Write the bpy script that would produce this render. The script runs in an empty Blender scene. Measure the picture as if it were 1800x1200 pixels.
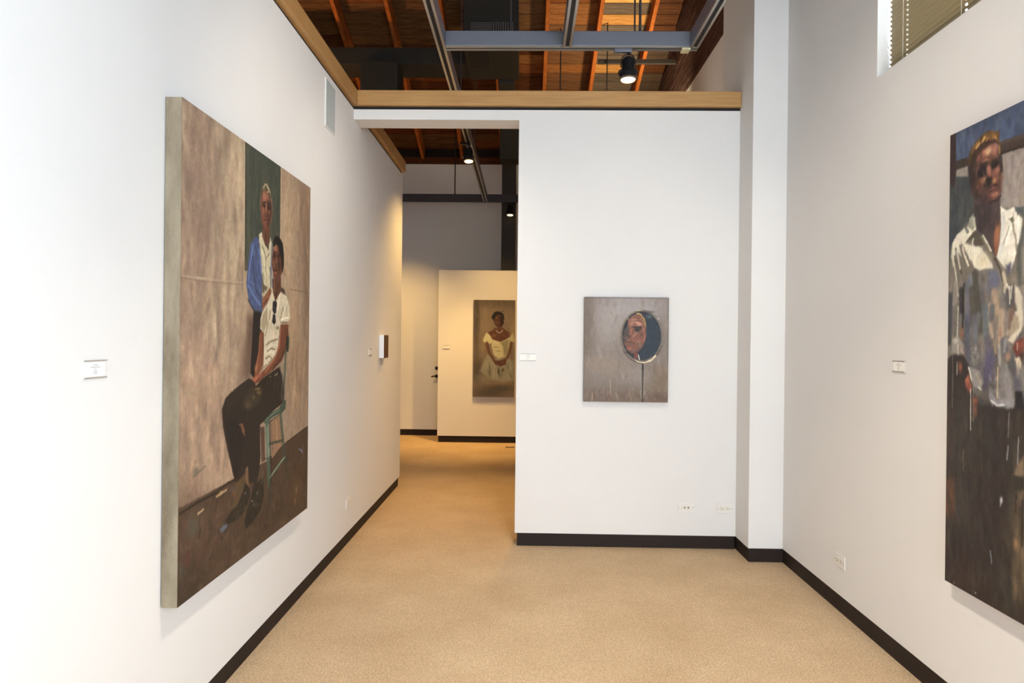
import bpy, bmesh, math, random
import numpy as np
from mathutils import Matrix, Vector
S = bpy.context.scene
C = S.collection
PI = math.pi

# ============================================================ camera, world, lights, exposure
cam_d = bpy.data.cameras.new('camera'); cam = bpy.data.objects.new('camera', cam_d); C.objects.link(cam)
cam_d.sensor_width = 36; cam_d.lens = 24; cam_d.clip_start = .05; cam_d.clip_end = 200
YAW, PITCH, ROLL = .0192, .0021, .011
fwd = Vector((-math.sin(YAW)*math.cos(PITCH), math.cos(YAW)*math.cos(PITCH), -math.sin(PITCH)))
rt = Vector((math.cos(YAW), math.sin(YAW), 0)); up = rt.cross(fwd)
rt2 = rt*math.cos(ROLL)+up*math.sin(ROLL); up2 = up*math.cos(ROLL)-rt*math.sin(ROLL)
cam.matrix_world = Matrix(((rt2.x, up2.x, -fwd.x, 0), (rt2.y, up2.y, -fwd.y, 0), (rt2.z, up2.z, -fwd.z, 1.45), (0, 0, 0, 1)))
S.camera = cam

W = bpy.data.worlds.new('World'); S.world = W; W.use_nodes = True
W.node_tree.nodes['Background'].inputs[0].default_value = (.86, .94, 1, 1)
W.node_tree.nodes['Background'].inputs[1].default_value = 9.0

def lamp(name, kind, loc, target, power, col, **k):
    d = bpy.data.lights.new(name, kind); d.energy = power; d.color = col
    for a, b in k.items(): setattr(d, a, b)
    o = bpy.data.objects.new(name, d); C.objects.link(o); o.location = loc
    o.rotation_euler = (Vector(target)-Vector(loc)).to_track_quat('-Z', 'Y').to_euler()
    return o
DAY = (.84, .96, 1.10); HAL = (1.0, .87, .72); WARM = (1.0, .61, .20)
# daylight entering by the street windows behind the camera
lamp('daylight_rear', 'AREA', (-.1, -3.3, 1.15), (.5, 4, 1.7), 50, DAY, shape='RECTANGLE', size=2.2, size_y=1.7)
lamp('daylight_side', 'AREA', (1.6, -.7, 1.9), (-1.3, .9, 1.6), 245, DAY, shape='RECTANGLE', size=1.6, size_y=2.0)
# halogen track spots, with added unseen fills among them
def spot(name, loc, tgt, p, col=HAL, ang=46, blend=.8, r=.03):
    return lamp(name, 'SPOT', loc, tgt, p, col, spot_size=math.radians(ang), spot_blend=blend, shadow_soft_size=r)
spot('spot_left_painting', (.24, 2.55, 3.36), (-1.2, 4.1, 1.3), 78, ang=95, blend=1)
spot('spot_right_painting', (.26, 2.3, 3.36), (1.7, 3.0, .8), 70, ang=110, blend=1)
spot('spot_left_wall', (.1, 3.7, 3.36), (-1.2, 4.6, 1.5), 34, ang=84, blend=1, r=.06)  # added fill, no fixture: lifts the dim middle of the left wall
spot('spot_small_painting', (.9, 3.0, 3.36), (.7, 4.8, 1.2), 30, ang=80, blend=1)
spot('spot_back_wall', (.75, 2.3, 3.34), (.78, 4.8, 1.9), 12, (.93, .97, 1.0), 105, 1, .1)  # added cool wall washer, unseen, replaces part of the rear daylight
spot('spot_room_floor', (.26, 2.0, 3.36), (.4, 2.2, 0), 310, ang=95, blend=1, r=.12)  # added overhead fill, unseen, brightens the carpet from above
spot('spot_corridor', (-.55, 6.85, 3.2), (-1.35, 6.1, .5), 120, WARM, 90, 1)
spot('spot_doorway_floor', (.1, 6.4, 3.3), (-.5, 5.9, 0), 170, WARM, 70, 1)
spot('spot_far_partition', (-.25, 8.2, 3.35), (-.45, 9.6, .75), 175, WARM, 82, 1)
spot('spot_far_floor', (-.5, 8.6, 3.3), (-.9, 9.2, 0), 260, WARM, 60, 1)
spot('spot_far_wall', (-2.3, 8.7, 3.3), (-1.65, 10.2, .9), 230, WARM, 72, 1)
spot('spot_pier', (.4, 6.5, 3.35), (1.6, 5.7, 3.9), 16, HAL, 110, 1, .1)  # added upward fill, unseen, brightens the pier side and upper right wall
lamp('glow_left_room', 'AREA', (-3.1, 6.9, 3.3), (-1.9, 7.7, 5.1), 12, (1, .55, .25), shape='DISK', size=.25, spread=2.0)
lamp('glow_right_room', 'AREA', (1.60, 7.5, 3.5), (1.0, 8.1, 5.0), 24, (1, .8, .5), shape='DISK', size=.25, spread=2.0)
S.view_settings.view_transform = 'Standard'; S.view_settings.look = 'None'
S.view_settings.gamma = 1; S.view_settings.use_curve_mapping = False
S.view_settings.exposure = 0.0

# ============================================================ helpers
def lin(c): return tuple((x/255/12.92 if x/255 <= .04045 else ((x/255+.055)/1.055)**2.4) for x in c)
MATS = {}
def mat(name, col, rough=.7, metal=0., var=0., scale=8., bump=0., bscale=60., stretch=(1, 1, 1), col2=None, emit=0, spec=.5, coat=0):
    if name in MATS: return MATS[name]
    m = bpy.data.materials.new(name); m.use_nodes = True; nt = m.node_tree; N = nt.nodes; L = nt.links
    b = N['Principled BSDF']; b.inputs['Roughness'].default_value = rough; b.inputs['Metallic'].default_value = metal
    b.inputs['Specular IOR Level'].default_value = spec; b.inputs['Coat Weight'].default_value = coat
    a = lin(col)
    b.inputs['Base Color'].default_value = (*a, 1)
    tc = N.new('ShaderNodeTexCoord'); mp = N.new('ShaderNodeMapping'); mp.inputs['Scale'].default_value = stretch
    L.new(tc.outputs['Object'], mp.inputs[0])
    if var or col2:
        n = N.new('ShaderNodeTexNoise'); n.inputs['Scale'].default_value = scale; n.inputs['Detail'].default_value = 6; n.inputs['Roughness'].default_value = .6
        L.new(mp.outputs[0], n.inputs[0])
        r = N.new('ShaderNodeValToRGB'); r.color_ramp.elements[0].position = .3; r.color_ramp.elements[1].position = .7
        c2 = lin(col2) if col2 else tuple(x*(1+var) for x in a)
        c1 = a if col2 else tuple(x*(1-var) for x in a)
        r.color_ramp.elements[0].color = (*c1, 1); r.color_ramp.elements[1].color = (*c2, 1)
        L.new(n.outputs[0], r.inputs[0]); L.new(r.outputs[0], b.inputs['Base Color'])
    if bump:
        n2 = N.new('ShaderNodeTexNoise'); n2.inputs['Scale'].default_value = bscale; n2.inputs['Detail'].default_value = 4
        L.new(mp.outputs[0], n2.inputs[0])
        bp = N.new('ShaderNodeBump'); bp.inputs['Strength'].default_value = bump; bp.inputs['Distance'].default_value = .01
        L.new(n2.outputs[0], bp.inputs['Height']); L.new(bp.outputs[0], b.inputs['Normal'])
    if emit:
        b.inputs['Emission Color'].default_value = (*a, 1); b.inputs['Emission Strength'].default_value = emit
    MATS[name] = m; return m

def link(name, me, m=None, parent=None, loc=None):
    o = bpy.data.objects.new(name, me)
    if m and me and not me.materials: me.materials.append(m)
    C.objects.link(o)
    if parent: o.parent = parent
    if loc: o.location = loc
    return o
def tag(o, label=None, cat=None, group=None, kind=None):
    if label: o['label'] = label
    if cat: o['category'] = cat
    if group: o['group'] = group
    if kind: o['kind'] = kind
    return o
def empty(name, loc, label, cat, group=None, rz=0):
    o = bpy.data.objects.new(name, None); o.location = loc; o.rotation_euler = (0, 0, rz); o.empty_display_size = .1
    C.objects.link(o); return tag(o, label, cat, group)
def box_bm(bm, x0, x1, y0, y1, z0, z1, M=None):
    vs = [bm.verts.new(Vector(p) if M is None else M @ Vector(p)) for p in
          ((x0, y0, z0), (x1, y0, z0), (x1, y1, z0), (x0, y1, z0), (x0, y0, z1), (x1, y0, z1), (x1, y1, z1), (x0, y1, z1))]
    for f in ((0, 3, 2, 1), (4, 5, 6, 7), (0, 1, 5, 4), (1, 2, 6, 5), (2, 3, 7, 6), (3, 0, 4, 7)): bm.faces.new([vs[i] for i in f])
def fin(bm, name, bevel=0):
    if bevel: bmesh.ops.bevel(bm, geom=bm.edges[:], offset=bevel, segments=2, affect='EDGES', profile=.5)
    me = bpy.data.meshes.new(name); bm.to_mesh(me); bm.free(); return me
def boxes(name, lst, m, parent=None, bevel=0, kind=None):
    bm = bmesh.new()
    for b in lst: box_bm(bm, *b)
    o = link(name, fin(bm, name, bevel), m, parent)
    if kind: o['kind'] = kind
    return o
def lathe(bm, prof, seg=24, M=Matrix()):       # prof: (r, z) list, axis z
    rings = []
    for r, z in prof:
        rings.append([bm.verts.new(M @ Vector((max(r, 1e-4)*math.cos(2*PI*i/seg), max(r, 1e-4)*math.sin(2*PI*i/seg), z))) for i in range(seg)])
    for a, b in zip(rings, rings[1:]):
        for i in range(seg): bm.faces.new((a[i], a[(i+1) % seg], b[(i+1) % seg], b[i]))
    bm.faces.new(rings[0][::-1]); bm.faces.new(rings[-1])
def tube(bm, pts, r, seg=8):
    rings = []; pts = [Vector(p) for p in pts]
    for i, p in enumerate(pts):
        d = (pts[min(i+1, len(pts)-1)]-pts[max(i-1, 0)]).normalized()
        a = d.orthogonal().normalized() if i == 0 else (a-d*a.dot(d)).normalized()
        b = d.cross(a)
        rings.append([bm.verts.new(p+a*r*math.cos(2*PI*k/seg)+b*r*math.sin(2*PI*k/seg)) for k in range(seg)])
    for A, B in zip(rings, rings[1:]):
        for k in range(seg): bm.faces.new((A[k], A[(k+1) % seg], B[(k+1) % seg], B[k]))
    bm.faces.new(rings[0][::-1]); bm.faces.new(rings[-1])
def smooth(o):
    for p in o.data.polygons: p.use_smooth = True
    return o

# ============================================================ dimensions (metres)
XL, XR, XC, XO, D, DC = -1.2284, 1.7139, 1.489, -.059, 4.812, 4.538
ZB, ZT, ZH = .092, 3.07, 2.999
LE = 6.737

WALL = mat('white_wall_paint', (222, 221, 219), .75, var=.012, scale=3, bump=.04, bscale=90, spec=.25)
BASE = mat('dark_baseboard', (40, 31, 27), .6, var=.12, scale=6, spec=.2)
OAK = mat('oak_trim', (190, 148, 92), .5, col2=(168, 124, 72), scale=9, stretch=(.35, .35, 6), bump=.03, bscale=40)
GAP = mat('black_reveal', (20, 17, 17), .8)
CARPET = mat('beige_carpet', (222, 190, 150), .95, col2=(238, 208, 168), scale=2.2, bump=.9, bscale=420, spec=.1)
# carpet: fine mottling on top of the broad patches
nt = CARPET.node_tree; b_ = nt.nodes['Principled BSDF']
n1 = nt.nodes.new('ShaderNodeTexNoise'); n1.inputs['Scale'].default_value = 120; n1.inputs['Detail'].default_value = 3
n3 = nt.nodes.new('ShaderNodeTexNoise'); n3.inputs['Scale'].default_value = 28; n3.inputs['Detail'].default_value = 8; n3.inputs['Roughness'].default_value = .75
mr = nt.nodes.new('ShaderNodeMapRange'); mr.inputs[1].default_value = .32; mr.inputs[2].default_value = .68; mr.inputs[3].default_value = .74; mr.inputs[4].default_value = 1.18
mr2 = nt.nodes.new('ShaderNodeMapRange'); mr2.inputs[1].default_value = .3; mr2.inputs[2].default_value = .7; mr2.inputs[3].default_value = .90; mr2.inputs[4].default_value = 1.07
tc = nt.nodes.new('ShaderNodeTexCoord')
nt.links.new(tc.outputs['Object'], n1.inputs[0]); nt.links.new(tc.outputs['Object'], n3.inputs[0])
mm = nt.nodes.new('ShaderNodeMath'); mm.operation = 'MULTIPLY'
nt.links.new(n1.outputs[0], mr.inputs[0]); nt.links.new(n3.outputs[0], mr2.inputs[0]); nt.links.new(mr.outputs[0], mm.inputs[0]); nt.links.new(mr2.outputs[0], mm.inputs[1])
src = b_.inputs['Base Color'].links[0].from_socket
vm = nt.nodes.new('ShaderNodeVectorMath'); vm.operation = 'SCALE'
nt.links.new(src, vm.inputs[0]); nt.links.new(mm.outputs[0], vm.inputs['Scale']); nt.links.new(vm.outputs[0], b_.inputs['Base Color'])

# ============================================================ room shell
K = 'structure'
boxes('floor', [(-4.5, 2.2, -3.8, 10.6, -.1, 0)], CARPET, kind=K)
boxes('wall_left', [(XL-.15, XL, -3.6, LE, ZB, ZT)], WALL, kind=K)
boxes('baseboard_left', [(XL-.137, XL-.013, -3.6, LE-.014, 0, ZB)], BASE, kind=K)
boxes('wall_back', [(XO, XC, D, D+.2, ZB, ZT), (XL, XO, D, D+.2, ZH, ZT)], WALL, kind=K)
boxes('baseboard_back', [(XO+.016, XC-.005, D+.007, D+.185, 0, ZB)], BASE, kind=K)
boxes('wall_pier', [(XC, XR, DC, 5.25, ZB, 7.2)], WALL, kind=K)
boxes('baseboard_pier', [(XC+.005, XR+.01, DC+.006, 5.245, 0, ZB)], BASE, kind=K)
WY0, WY1, WZ0, WZ1 = -.9, 3.39, 2.757, 4.5
XX = XR+.24
boxes('wall_right', [(XR, XX, -3.6, 10.45, ZB, WZ0), (XR, XX, WY1, 5.25, WZ0, 8.2), (XR, XX, -3.6, WY1, WZ1, 8.2),
                     (XR, XX, -3.6, WY0, WZ0, WZ1), (XR, XX, 5.25, 10.45, WZ0, 4.16)], WALL, kind=K)
boxes('baseboard_right', [(XR+.004, XX-.02, -3.6, DC+.01, 0, ZB), (XR+.004, XX-.02, 5.24, 10.24, 0, ZB)], BASE, kind=K)
boxes('wall_far', [(-4.3, XR, 10.25, 10.45, ZB, 4.08)], WALL, kind=K)
boxes('baseboard_far', [(-4.3, XR, 10.262, 10.43, 0, ZB)], BASE, kind=K)
boxes('wall_partition', [(-1.225, 1.15, 9.6, 9.75, ZB, 2.425)], WALL, kind=K)
boxes('baseboard_partition', [(-1.212, 1.135, 9.612, 9.738, 0, ZB)], BASE, kind=K)
boxes('wall_exterior_left', [(-4.5, -4.3, -3.6, 10.45, 0, 8.2)], WALL, kind=K)
boxes('wall_rear', [(-4.3, -1.1, -3.8, -3.6, 0, 8.2), (1.5, XX, -3.8, -3.6, 0, 8.2), (-1.1, 1.5, -3.8, -3.6, 0, .12), (-1.1, 1.5, -3.8, -3.6, 2.15, 8.2)], WALL, kind=K)
w2 = boxes('window_2', [(-1.1, -1.04, -3.75, -3.66, .12, 2.15), (1.44, 1.5, -3.75, -3.66, .12, 2.15), (-1.04, 1.44, -3.75, -3.66, .12, .18), (-1.04, 1.44, -3.75, -3.66, 2.09, 2.15), (.17, .23, -3.75, -3.66, .18, 2.09)],
      mat('dark_window_frame', (60, 60, 62), .4), kind=K)
# oak caps with the black shadow gap below them
TZ0, TZ1 = 3.091, 3.196
boxes('trim_1', [(XL-.18, XL+.03, -3.6, LE-.012, TZ0, TZ1)], OAK, bevel=.002, kind=K)
boxes('trim_2', [(XL+.0305, XC-.002, D-.03, D+.23, TZ0, TZ1)], OAK, bevel=.002, kind=K)
boxes('trim_3', [(XL-.135, XL-.008, -3.6, LE-.03, ZT, TZ0)], GAP, kind=K)
boxes('trim_4', [(XL-.008, XC-.001, D+.004, D+.19, ZT, TZ0)], GAP, kind=K)

# ---- window with mini blind high in the right wall
FR = mat('white_window_frame', (236, 238, 238), .45)
win = boxes('window_1', [(XR+.13, XR+.19, WY1-.045, WY1, WZ0, WZ1), (XR+.13, XR+.19, WY0, WY0+.045, WZ0, WZ1), (XR+.13, XR+.19, WY0, WY1, WZ0, WZ0+.045),
                         (XR+.13, XR+.19, WY0, WY1, WZ1-.045, WZ1), (XR+.13, XR+.19, 1.2, 1.25, WZ0, WZ1)], FR, kind=K)
gm = bpy.data.materials.new('window_glass'); gm.use_nodes = True; g = gm.node_tree; g.nodes.remove(g.nodes['Principled BSDF'])
mx = g.nodes.new('ShaderNodeMixShader'); tr = g.nodes.new('ShaderNodeBsdfTransparent'); gl = g.nodes.new('ShaderNodeBsdfGlossy'); gl.inputs[1].default_value = .02
mx.inputs[0].default_value = .06; g.links.new(tr.outputs[0], mx.inputs[1]); g.links.new(gl.outputs[0], mx.inputs[2]); g.links.new(mx.outputs[0], g.nodes['Material Output'].inputs[0])
boxes('pane', [(XR+.155, XR+.16, WY0+.045, 1.2, WZ0+.045, WZ1-.045)], gm, win)
boxes('pane', [(XR+.155, XR+.16, 1.25, WY1-.045, WZ0+.045, WZ1-.045)], gm, win)
boxes('pane', [(-1.04, .17, -3.71, -3.705, .18, 2.09)], gm, w2)
boxes('pane', [(.23, 1.44, -3.71, -3.705, .18, 2.09)], gm, w2)
bl = empty('window_blind', (XR+.062, WY0, WZ0+.03), 'taupe horizontal mini blind lowered in the high window of the right wall', 'blind')
SL = mat('taupe_slat', (142, 127, 93), .4, var=.03, scale=3)
def slat_mesh():
    bm = bmesh.new(); L_ = WY1-WY0-.022; y0 = .015
    holes = [3.244-WY0, 2.812-WY0-.0, 1.9-WY0, 1.0-WY0, .1-WY0]
    th = math.radians(-60); w = .0255
    sec = [(-.5, 0), (-.16, .0034), (.16, .0034), (.5, 0)]
    P = [(w*a*math.cos(th)-h*math.sin(th), w*a*math.sin(th)+h*math.cos(th)) for a, h in sec]
    ys = [y0]
    for h in sorted(holes): ys += [h-.0065, h+.0065]
    ys.append(y0+L_)
    grid = [[bm.verts.new((x, y, z)) for x, z in P] for y in ys]
    for i in range(len(ys)-1):
        for j in range(3):
            if j == 1 and i % 2 == 1: continue
            bm.faces.new((grid[i][j], grid[i+1][j], grid[i+1][j+1], grid[i][j+1]))
    return fin(bm, 'slat')
sm = slat_mesh(); zz = .022
while zz < WZ1-WZ0-.08:
    link('slat', sm, SL, bl, (0, 0, zz)); zz += .0233
boxes('bottom_rail', [(-.011, .011, .012, WY1-WY0-.014, -.004, .012)], mat('dark_rail', (96, 84, 76), .5), bl, bevel=.002)
boxes('head_rail', [(-.02, .02, .012, WY1-WY0-.014, WZ1-WZ0-.075, WZ1-WZ0-.035)], SL, bl)
CORD = mat('pale_cord', (214, 208, 190), .8)
for hy in (3.25, 2.818, 1.9, 1.0, .1):
    bm = bmesh.new(); tube(bm, [(-.014, hy-WY0, -.004), (-.014, hy-WY0, WZ1-WZ0-.07)], .0012, 6)
    link('ladder_cord', fin(bm, 'cord'), CORD, bl)

# ---- roof: slab, planks, rafters
SLOPE = .35
def zr(y): return 4.12+SLOPE*(10.25-y)
th = math.atan(SLOPE)
bm = bmesh.new()
YF = 1.5
P = [(10.5, zr(10.5)+.23), (YF, zr(YF)+.23), (-3.8, zr(YF)+.23)]
for (ya, za), (yb, zb) in zip(P, P[1:]):
    vs = [bm.verts.new(p) for p in ((-4.5, ya, za), (XX, ya, za), (XX, yb, zb), (-4.5, yb, zb), (-4.5, ya, za+.1), (XX, ya, za+.1), (XX, yb, zb+.1), (-4.5, yb, zb+.1))]
    for f in ((0, 1, 2, 3), (7, 6, 5, 4), (0, 4, 5, 1), (1, 5, 6, 2), (2, 6, 7, 3), (3, 7, 4, 0)): bm.faces.new([vs[i] for i in f])
DECK = mat('roof_deck', (26, 16, 11), .9)
ceil = link('ceiling', fin(bm, 'ceiling'), DECK); ceil['kind'] = K
def wood(name, c1, c2, rough=.7):
    return mat(name, c1, rough, col2=c2, scale=5, stretch=(1.2, 9, 9), bump=.15, bscale=12, spec=.08)
PL = {'red': [wood('plank_red_a', (118, 66, 34), (66, 36, 20)), wood('plank_red_b', (136, 82, 44), (84, 48, 27)), wood('plank_red_c', (96, 56, 32), (58, 34, 20)), wood('plank_red_d', (120, 84, 50), (74, 50, 32))],
      'mid': [wood('plank_mid_a', (152, 102, 58), (104, 62, 32)), wood('plank_mid_b', (140, 86, 46), (92, 52, 28)), wood('plank_mid_c', (122, 84, 54), (84, 58, 38))],
      'tan': [wood('plank_tan_a', (206, 156, 88), (158, 108, 54)), wood('plank_tan_b', (220, 178, 108), (176, 126, 66)), wood('plank_grey', (108, 94, 78), (74, 62, 52)), wood('plank_tan_c', (190, 140, 78), (136, 92, 48)), wood('plank_grey_b', (96, 84, 70), (66, 56, 46))],
      'dark': [wood('plank_dark_a', (92, 56, 32), (56, 34, 22)), wood('plank_dark_b', (84, 68, 54), (56, 44, 36))]}
raf_x = [.21-.59*k for k in range(-2, 8)]     # 1.39, .80, .21, -.38 ...
raf_x.sort()
rng = random.Random(5)
unit = {}
def plank_mesh(n):          # n bays long, local x along board
    if n not in unit:
        bm = bmesh.new(); box_bm(bm, .003, n*.59-.003, -.0765, .0765, -.011, .011)
        unit[n] = fin(bm, 'plank', .003)
    return unit[n]
pw = .160; yy = 10.3
rowi = 0
while yy > 5.0:
    k = 0; x = raf_x[0]-.59+.022
    first = True
    while x < XX-.3:
        n = rng.choice([1, 2, 2, 3, 4]) if x < .2 else rng.choice([1, 1, 2])
        for stop in (.21+.02, .80+.02, 1.39+.02):
            if x < stop-.1 and x+n*.59 > stop+.1: n = max(1, int(round((stop-x)/.59)))
        if x+n*.59 > XR+.25: n = max(1, int(round((XR+.2-x)/.59)))
        base = 'dark' if x > 1.3 else 'tan' if x > .7 else 'mid' if x > -.5 else 'red'  # bay palettes: real board tones, with the roof's uneven lighting mixed into the colours
        m = rng.choice(PL[base])
        me = plank_mesh(n)
        key = (n, m.name)
        if key not in unit: mc = me.copy(); mc.materials.clear(); mc.materials.append(m); unit[key] = mc
        o = link('plank', unit[key], None, ceil)
        o.location = (x, yy, zr(yy)+.205+rng.uniform(-.003, .002)); o.rotation_euler = (-th, 0, 0)
        x += n*.59
    yy -= pw*math.cos(th); rowi += 1
RAF = wood('rafter_wood', (178, 104, 48), (134, 72, 32))
RAF2 = mat('rafter_wood_long', (176, 100, 46), .7, col2=(132, 70, 30), scale=5, stretch=(9, 1.2, 9), bump=.15, bscale=12, spec=.08)
def slope_box(bm, x0, x1, ya, yb, h0, h1):
    vs = [bm.verts.new(p) for p in ((x0, ya, zr(ya)+h0), (x1, ya, zr(ya)+h0), (x1, yb, zr(yb)+h0), (x0, yb, zr(yb)+h0), (x0, ya, zr(ya)+h1), (x1, ya, zr(ya)+h1), (x1, yb, zr(yb)+h1), (x0, yb, zr(yb)+h1))]
    for f in ((0, 3, 2, 1), (4, 5, 6, 7), (0, 1, 5, 4), (1, 2, 6, 5), (2, 3, 7, 6), (3, 0, 4, 7)): bm.faces.new([vs[i] for i in f])
for x in raf_x:
    if x > XR-.1: continue
    bm = bmesh.new(); slope_box(bm, x-.022, x+.022, YF, 10.24, 0, .192)
    link('rafter', fin(bm, 'rafter', .002), RAF2, ceil)
for a, b in zip(raf_x, raf_x[1:]):
    if b > XR: continue
    for yb, hh in ((9.42, .1), (7.02, .15)):
        bm = bmesh.new(); slope_box(bm, a+.0225, b-.0225, yb, yb+.04, .19-hh, .19)
        link('blocking', fin(bm, 'blocking'), RAF, ceil)
boxes('ledger', [(-4.3, XR, 10.19, 10.249, 4.085, 4.17)], wood('ledger_wood', (96, 54, 28), (64, 36, 20)), ceil)
boxes('end_board', [(-4.3, XX, 10.255, 10.5, 4.081, 4.6)], DECK, ceil)  # added to block sky light leaking in above the far wall

# ---- brick above the plaster ledge on the right exterior wall
BR = mat('dark_brick', (86, 52, 36), .85, col2=(58, 36, 28), scale=7, bump=.3, bscale=60)
MO = mat('brick_mortar', (54, 40, 33), .9)
bw = boxes('wall_right_brick', [(XR+.008, XX, 5.25, 10.45, 4.161, 6.2)], MO, kind=K)
bmk = bmesh.new(); box_bm(bmk, 0, .02, 0, .2, 0, .063); brick_me = fin(bmk, 'brick', .003); brick_me.materials.append(BR)
cnt = 0; r = 0
while True:
    z = 4.166+r*.074
    if z > 6.1: break
    y = 5.26+(.105 if r % 2 else 0)
    while y < 9.3 and z < zr(y)+.1:
        if cnt < 298:
            o = link('brick', brick_me, None, bw, (XR-.003+rng.uniform(-.003, .003), y, z)); cnt += 1
        y += .211
    r += 1
# ============================================================ ducts, posts, rods, track grid
DUCT = mat('dark_olive_duct', (40, 37, 31), .6, var=.06, scale=4, spec=.3)
dk = empty('air_duct', (-.4, 7.2, 4.44), 'dark olive rectangular air duct hung under the rafters above the back wall', 'duct')
def dbox(name, lst, m=DUCT, par=dk, bev=.006):
    bm = bmesh.new()
    for q in lst: box_bm(bm, *q)
    o = link(name, fin(bm, name, bev), m, par); o.matrix_parent_inverse = Matrix.Translation(-Vector(par.location)); return o
dbox('trunk', [(-3.2, -.66, 7.5, 7.9, 4.475, 4.66)])
dbox('plenum', [(-.667, -.105, 7.0, 7.85, 4.44, 5.0)])
dbox('branch', [(-.345, -.155, 7.86, 9.25, 4.40, 4.47)])
dbox('drop', [(-.375, -.10, 9.25, 9.5, 3.9, 4.5)])
dbox('diffuser_box', [(-1.83, -1.42, 7.42, 7.78, 4.14, 4.474)])
DARK = mat('duct_opening', (24, 18, 18), .8)
dbox('opening', [(-.62, -.42, 7.05, 7.5, 4.434, 4.44)], DARK, bev=0)
fr = dbox('grille_frame', [(-.60, -.14, 6.992, 7.0, 4.59, 4.71)], DARK, bev=0)
for i in range(6):
    bm = bmesh.new(); box_bm(bm, -.595, -.37, 6.982, 6.992, 4.598+i*.018, 4.606+i*.018)
    o = link('louver', fin(bm, 'louver'), mat('grey_louver', (92, 86, 84), .5), dk); o.matrix_parent_inverse = Matrix.Translation(-Vector(dk.location))
for i in range(9):
    bm = bmesh.new(); box_bm(bm, -.362+i*.0245, -.352+i*.0245, 6.98, 6.992, 4.598, 4.702)
    o = link('louver', fin(bm, 'louver'), MATS['grey_louver'], dk); o.matrix_parent_inverse = Matrix.Translation(-Vector(dk.location))
po = boxes('steel_post', [(-.36, -.155, 9.86, 9.98, 0, 4.22)], mat('dark_post', (44, 38, 32), .6, var=.08), bevel=.004)
tag(po, 'dark steel post rising behind the far white partition', 'post')
for i in range(8):
    bm = bmesh.new(); lathe(bm, [(.008, 0), (.008, .012), (.004, .016)], 8, Matrix.Translation((-.352, 9.86, 2.6+i*.19)) @ Matrix.Rotation(PI/2, 4, 'X'))
    link('bolt', fin(bm, 'bolt'), MATS['dark_post'], po)
ROD = mat('dark_rod', (70, 68, 70), .45, metal=.4)
GZ = 3.42; GT = 3.53
def rod(x, y, z0, label, m=ROD, r=.006):
    bm = bmesh.new(); tube(bm, [(x, y, z0), (x, y, zr(y)+.19)], r, 8); lathe(bm, [(.014, z0-.001), (.014, z0+.012)], 6, Matrix.Translation((x, y, 0)))
    o = link('hanger_rod', fin(bm, 'rod'), m); tag(o, label, 'rod', 'threaded rods hanging the track grid'); return o
STEEL = mat('grey_track_steel', (112, 116, 128), .38, metal=.25, var=.03, scale=12)
LIP = mat('bright_track_lip', (176, 172, 166), .3, metal=.7)
DKS = mat('track_slot_black', (22, 20, 20), .7)
def channel(name, label, x0, x1, y0, y1, group, m=STEEL, lip=LIP):
    alongy = (y1-y0) > (x1-x0)
    t = empty(name, ((x0+x1)/2, (y0+y1)/2, GZ), label, 'lighting track', group)
    inv = Matrix.Translation(-Vector(t.location))
    o = boxes('channel_body', [(x0, x1, y0, y1, GZ+.012, GT)], m, t, bevel=.002); o.matrix_parent_inverse = inv
    if alongy: L_ = [(x0, x0+.016, y0, y1, GZ, GZ+.0118), (x1-.016, x1, y0, y1, GZ, GZ+.0118)]; q = [(x0+.0165, x1-.0165, y0+.002, y1-.002, GZ+.006, GZ+.0118)]
    else: L_ = [(x0, x1, y0, y0+.016, GZ, GZ+.0118), (x0, x1, y1-.016, y1, GZ, GZ+.0118)]; q = [(x0+.002, x1-.002, y0+.0165, y1-.0165, GZ+.006, GZ+.0118)]
    for l_ in L_: o = boxes('track_lip', [l_], lip, t); o.matrix_parent_inverse = inv
    o = boxes('slot', q, DKS, t); o.matrix_parent_inverse = inv
    return t
G = 'suspended grey lighting track channels'
channel('track_channel', 'long left grey track channel running over the back wall into the next room', -.618, -.560, -3.0, 9.75, G)
channel('track_channel', 'middle grey track channel ending at the cross channel', .232, .290, -3.0, 4.595, G)
channel('track_channel', 'right grey track channel running along the pier', 1.083, 1.141, -3.0, 4.595, G)
channel('track_channel', 'wide grey cross channel carrying the nearest black spotlight', -.558, 1.141, 4.597, 4.655, G)
DST = mat('dark_far_steel', (58, 54, 56), .5, metal=.2)

fc = empty('track_channel', (-.7, 9.75, GZ), 'dark far cross channel crossing before the far wall', 'lighting track', G)
for nm in ('channel_body',):
    o = boxes(nm, [(-2.9, -.05, 9.755, 9.795, GZ+.012, GT)], DST, fc, bevel=.002); o.matrix_parent_inverse = Matrix.Translation(-Vector(fc.location))
for yy_ in (9.755, 9.783):
    o = boxes('track_lip', [(-2.9, -.05, yy_, yy_+.012, GZ, GZ+.0118)], DST, fc); o.matrix_parent_inverse = Matrix.Translation(-Vector(fc.location))
bmc = boxes('junction_block', [(1.03, 1.086, 4.592, 4.66, GZ-.014, GZ-.0005)], mat('ivory_block', (206, 196, 160), .5), bevel=.002)
tag(bmc, 'small ivory connector block under the right end of the cross channel', 'connector')
rod(.716, 4.626, GT, 'thin rod above the nearest black spotlight, left of a pair'); rod(.752, 4.626, GT, 'slightly thicker rod of the pair above the nearest black spotlight', r=.009)
rod(-.12, 4.626, GT, 'grey rod in front of the louvered duct'); rod(-.60, 6.1, GT, 'grey rod left of the louvered duct plenum'); rod(-.62, 8.0, GT, 'rod crossing the dark opening under the duct')
rod(-1.03, 9.775, GT, 'black rod holding the far cross channel in the doorway', mat('black_rod', (26, 22, 22), .6), .008)
channel('track_channel', 'grey track channel in the next room hidden behind the back wall', .35, .408, 7.5, 9.6, G)
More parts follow.
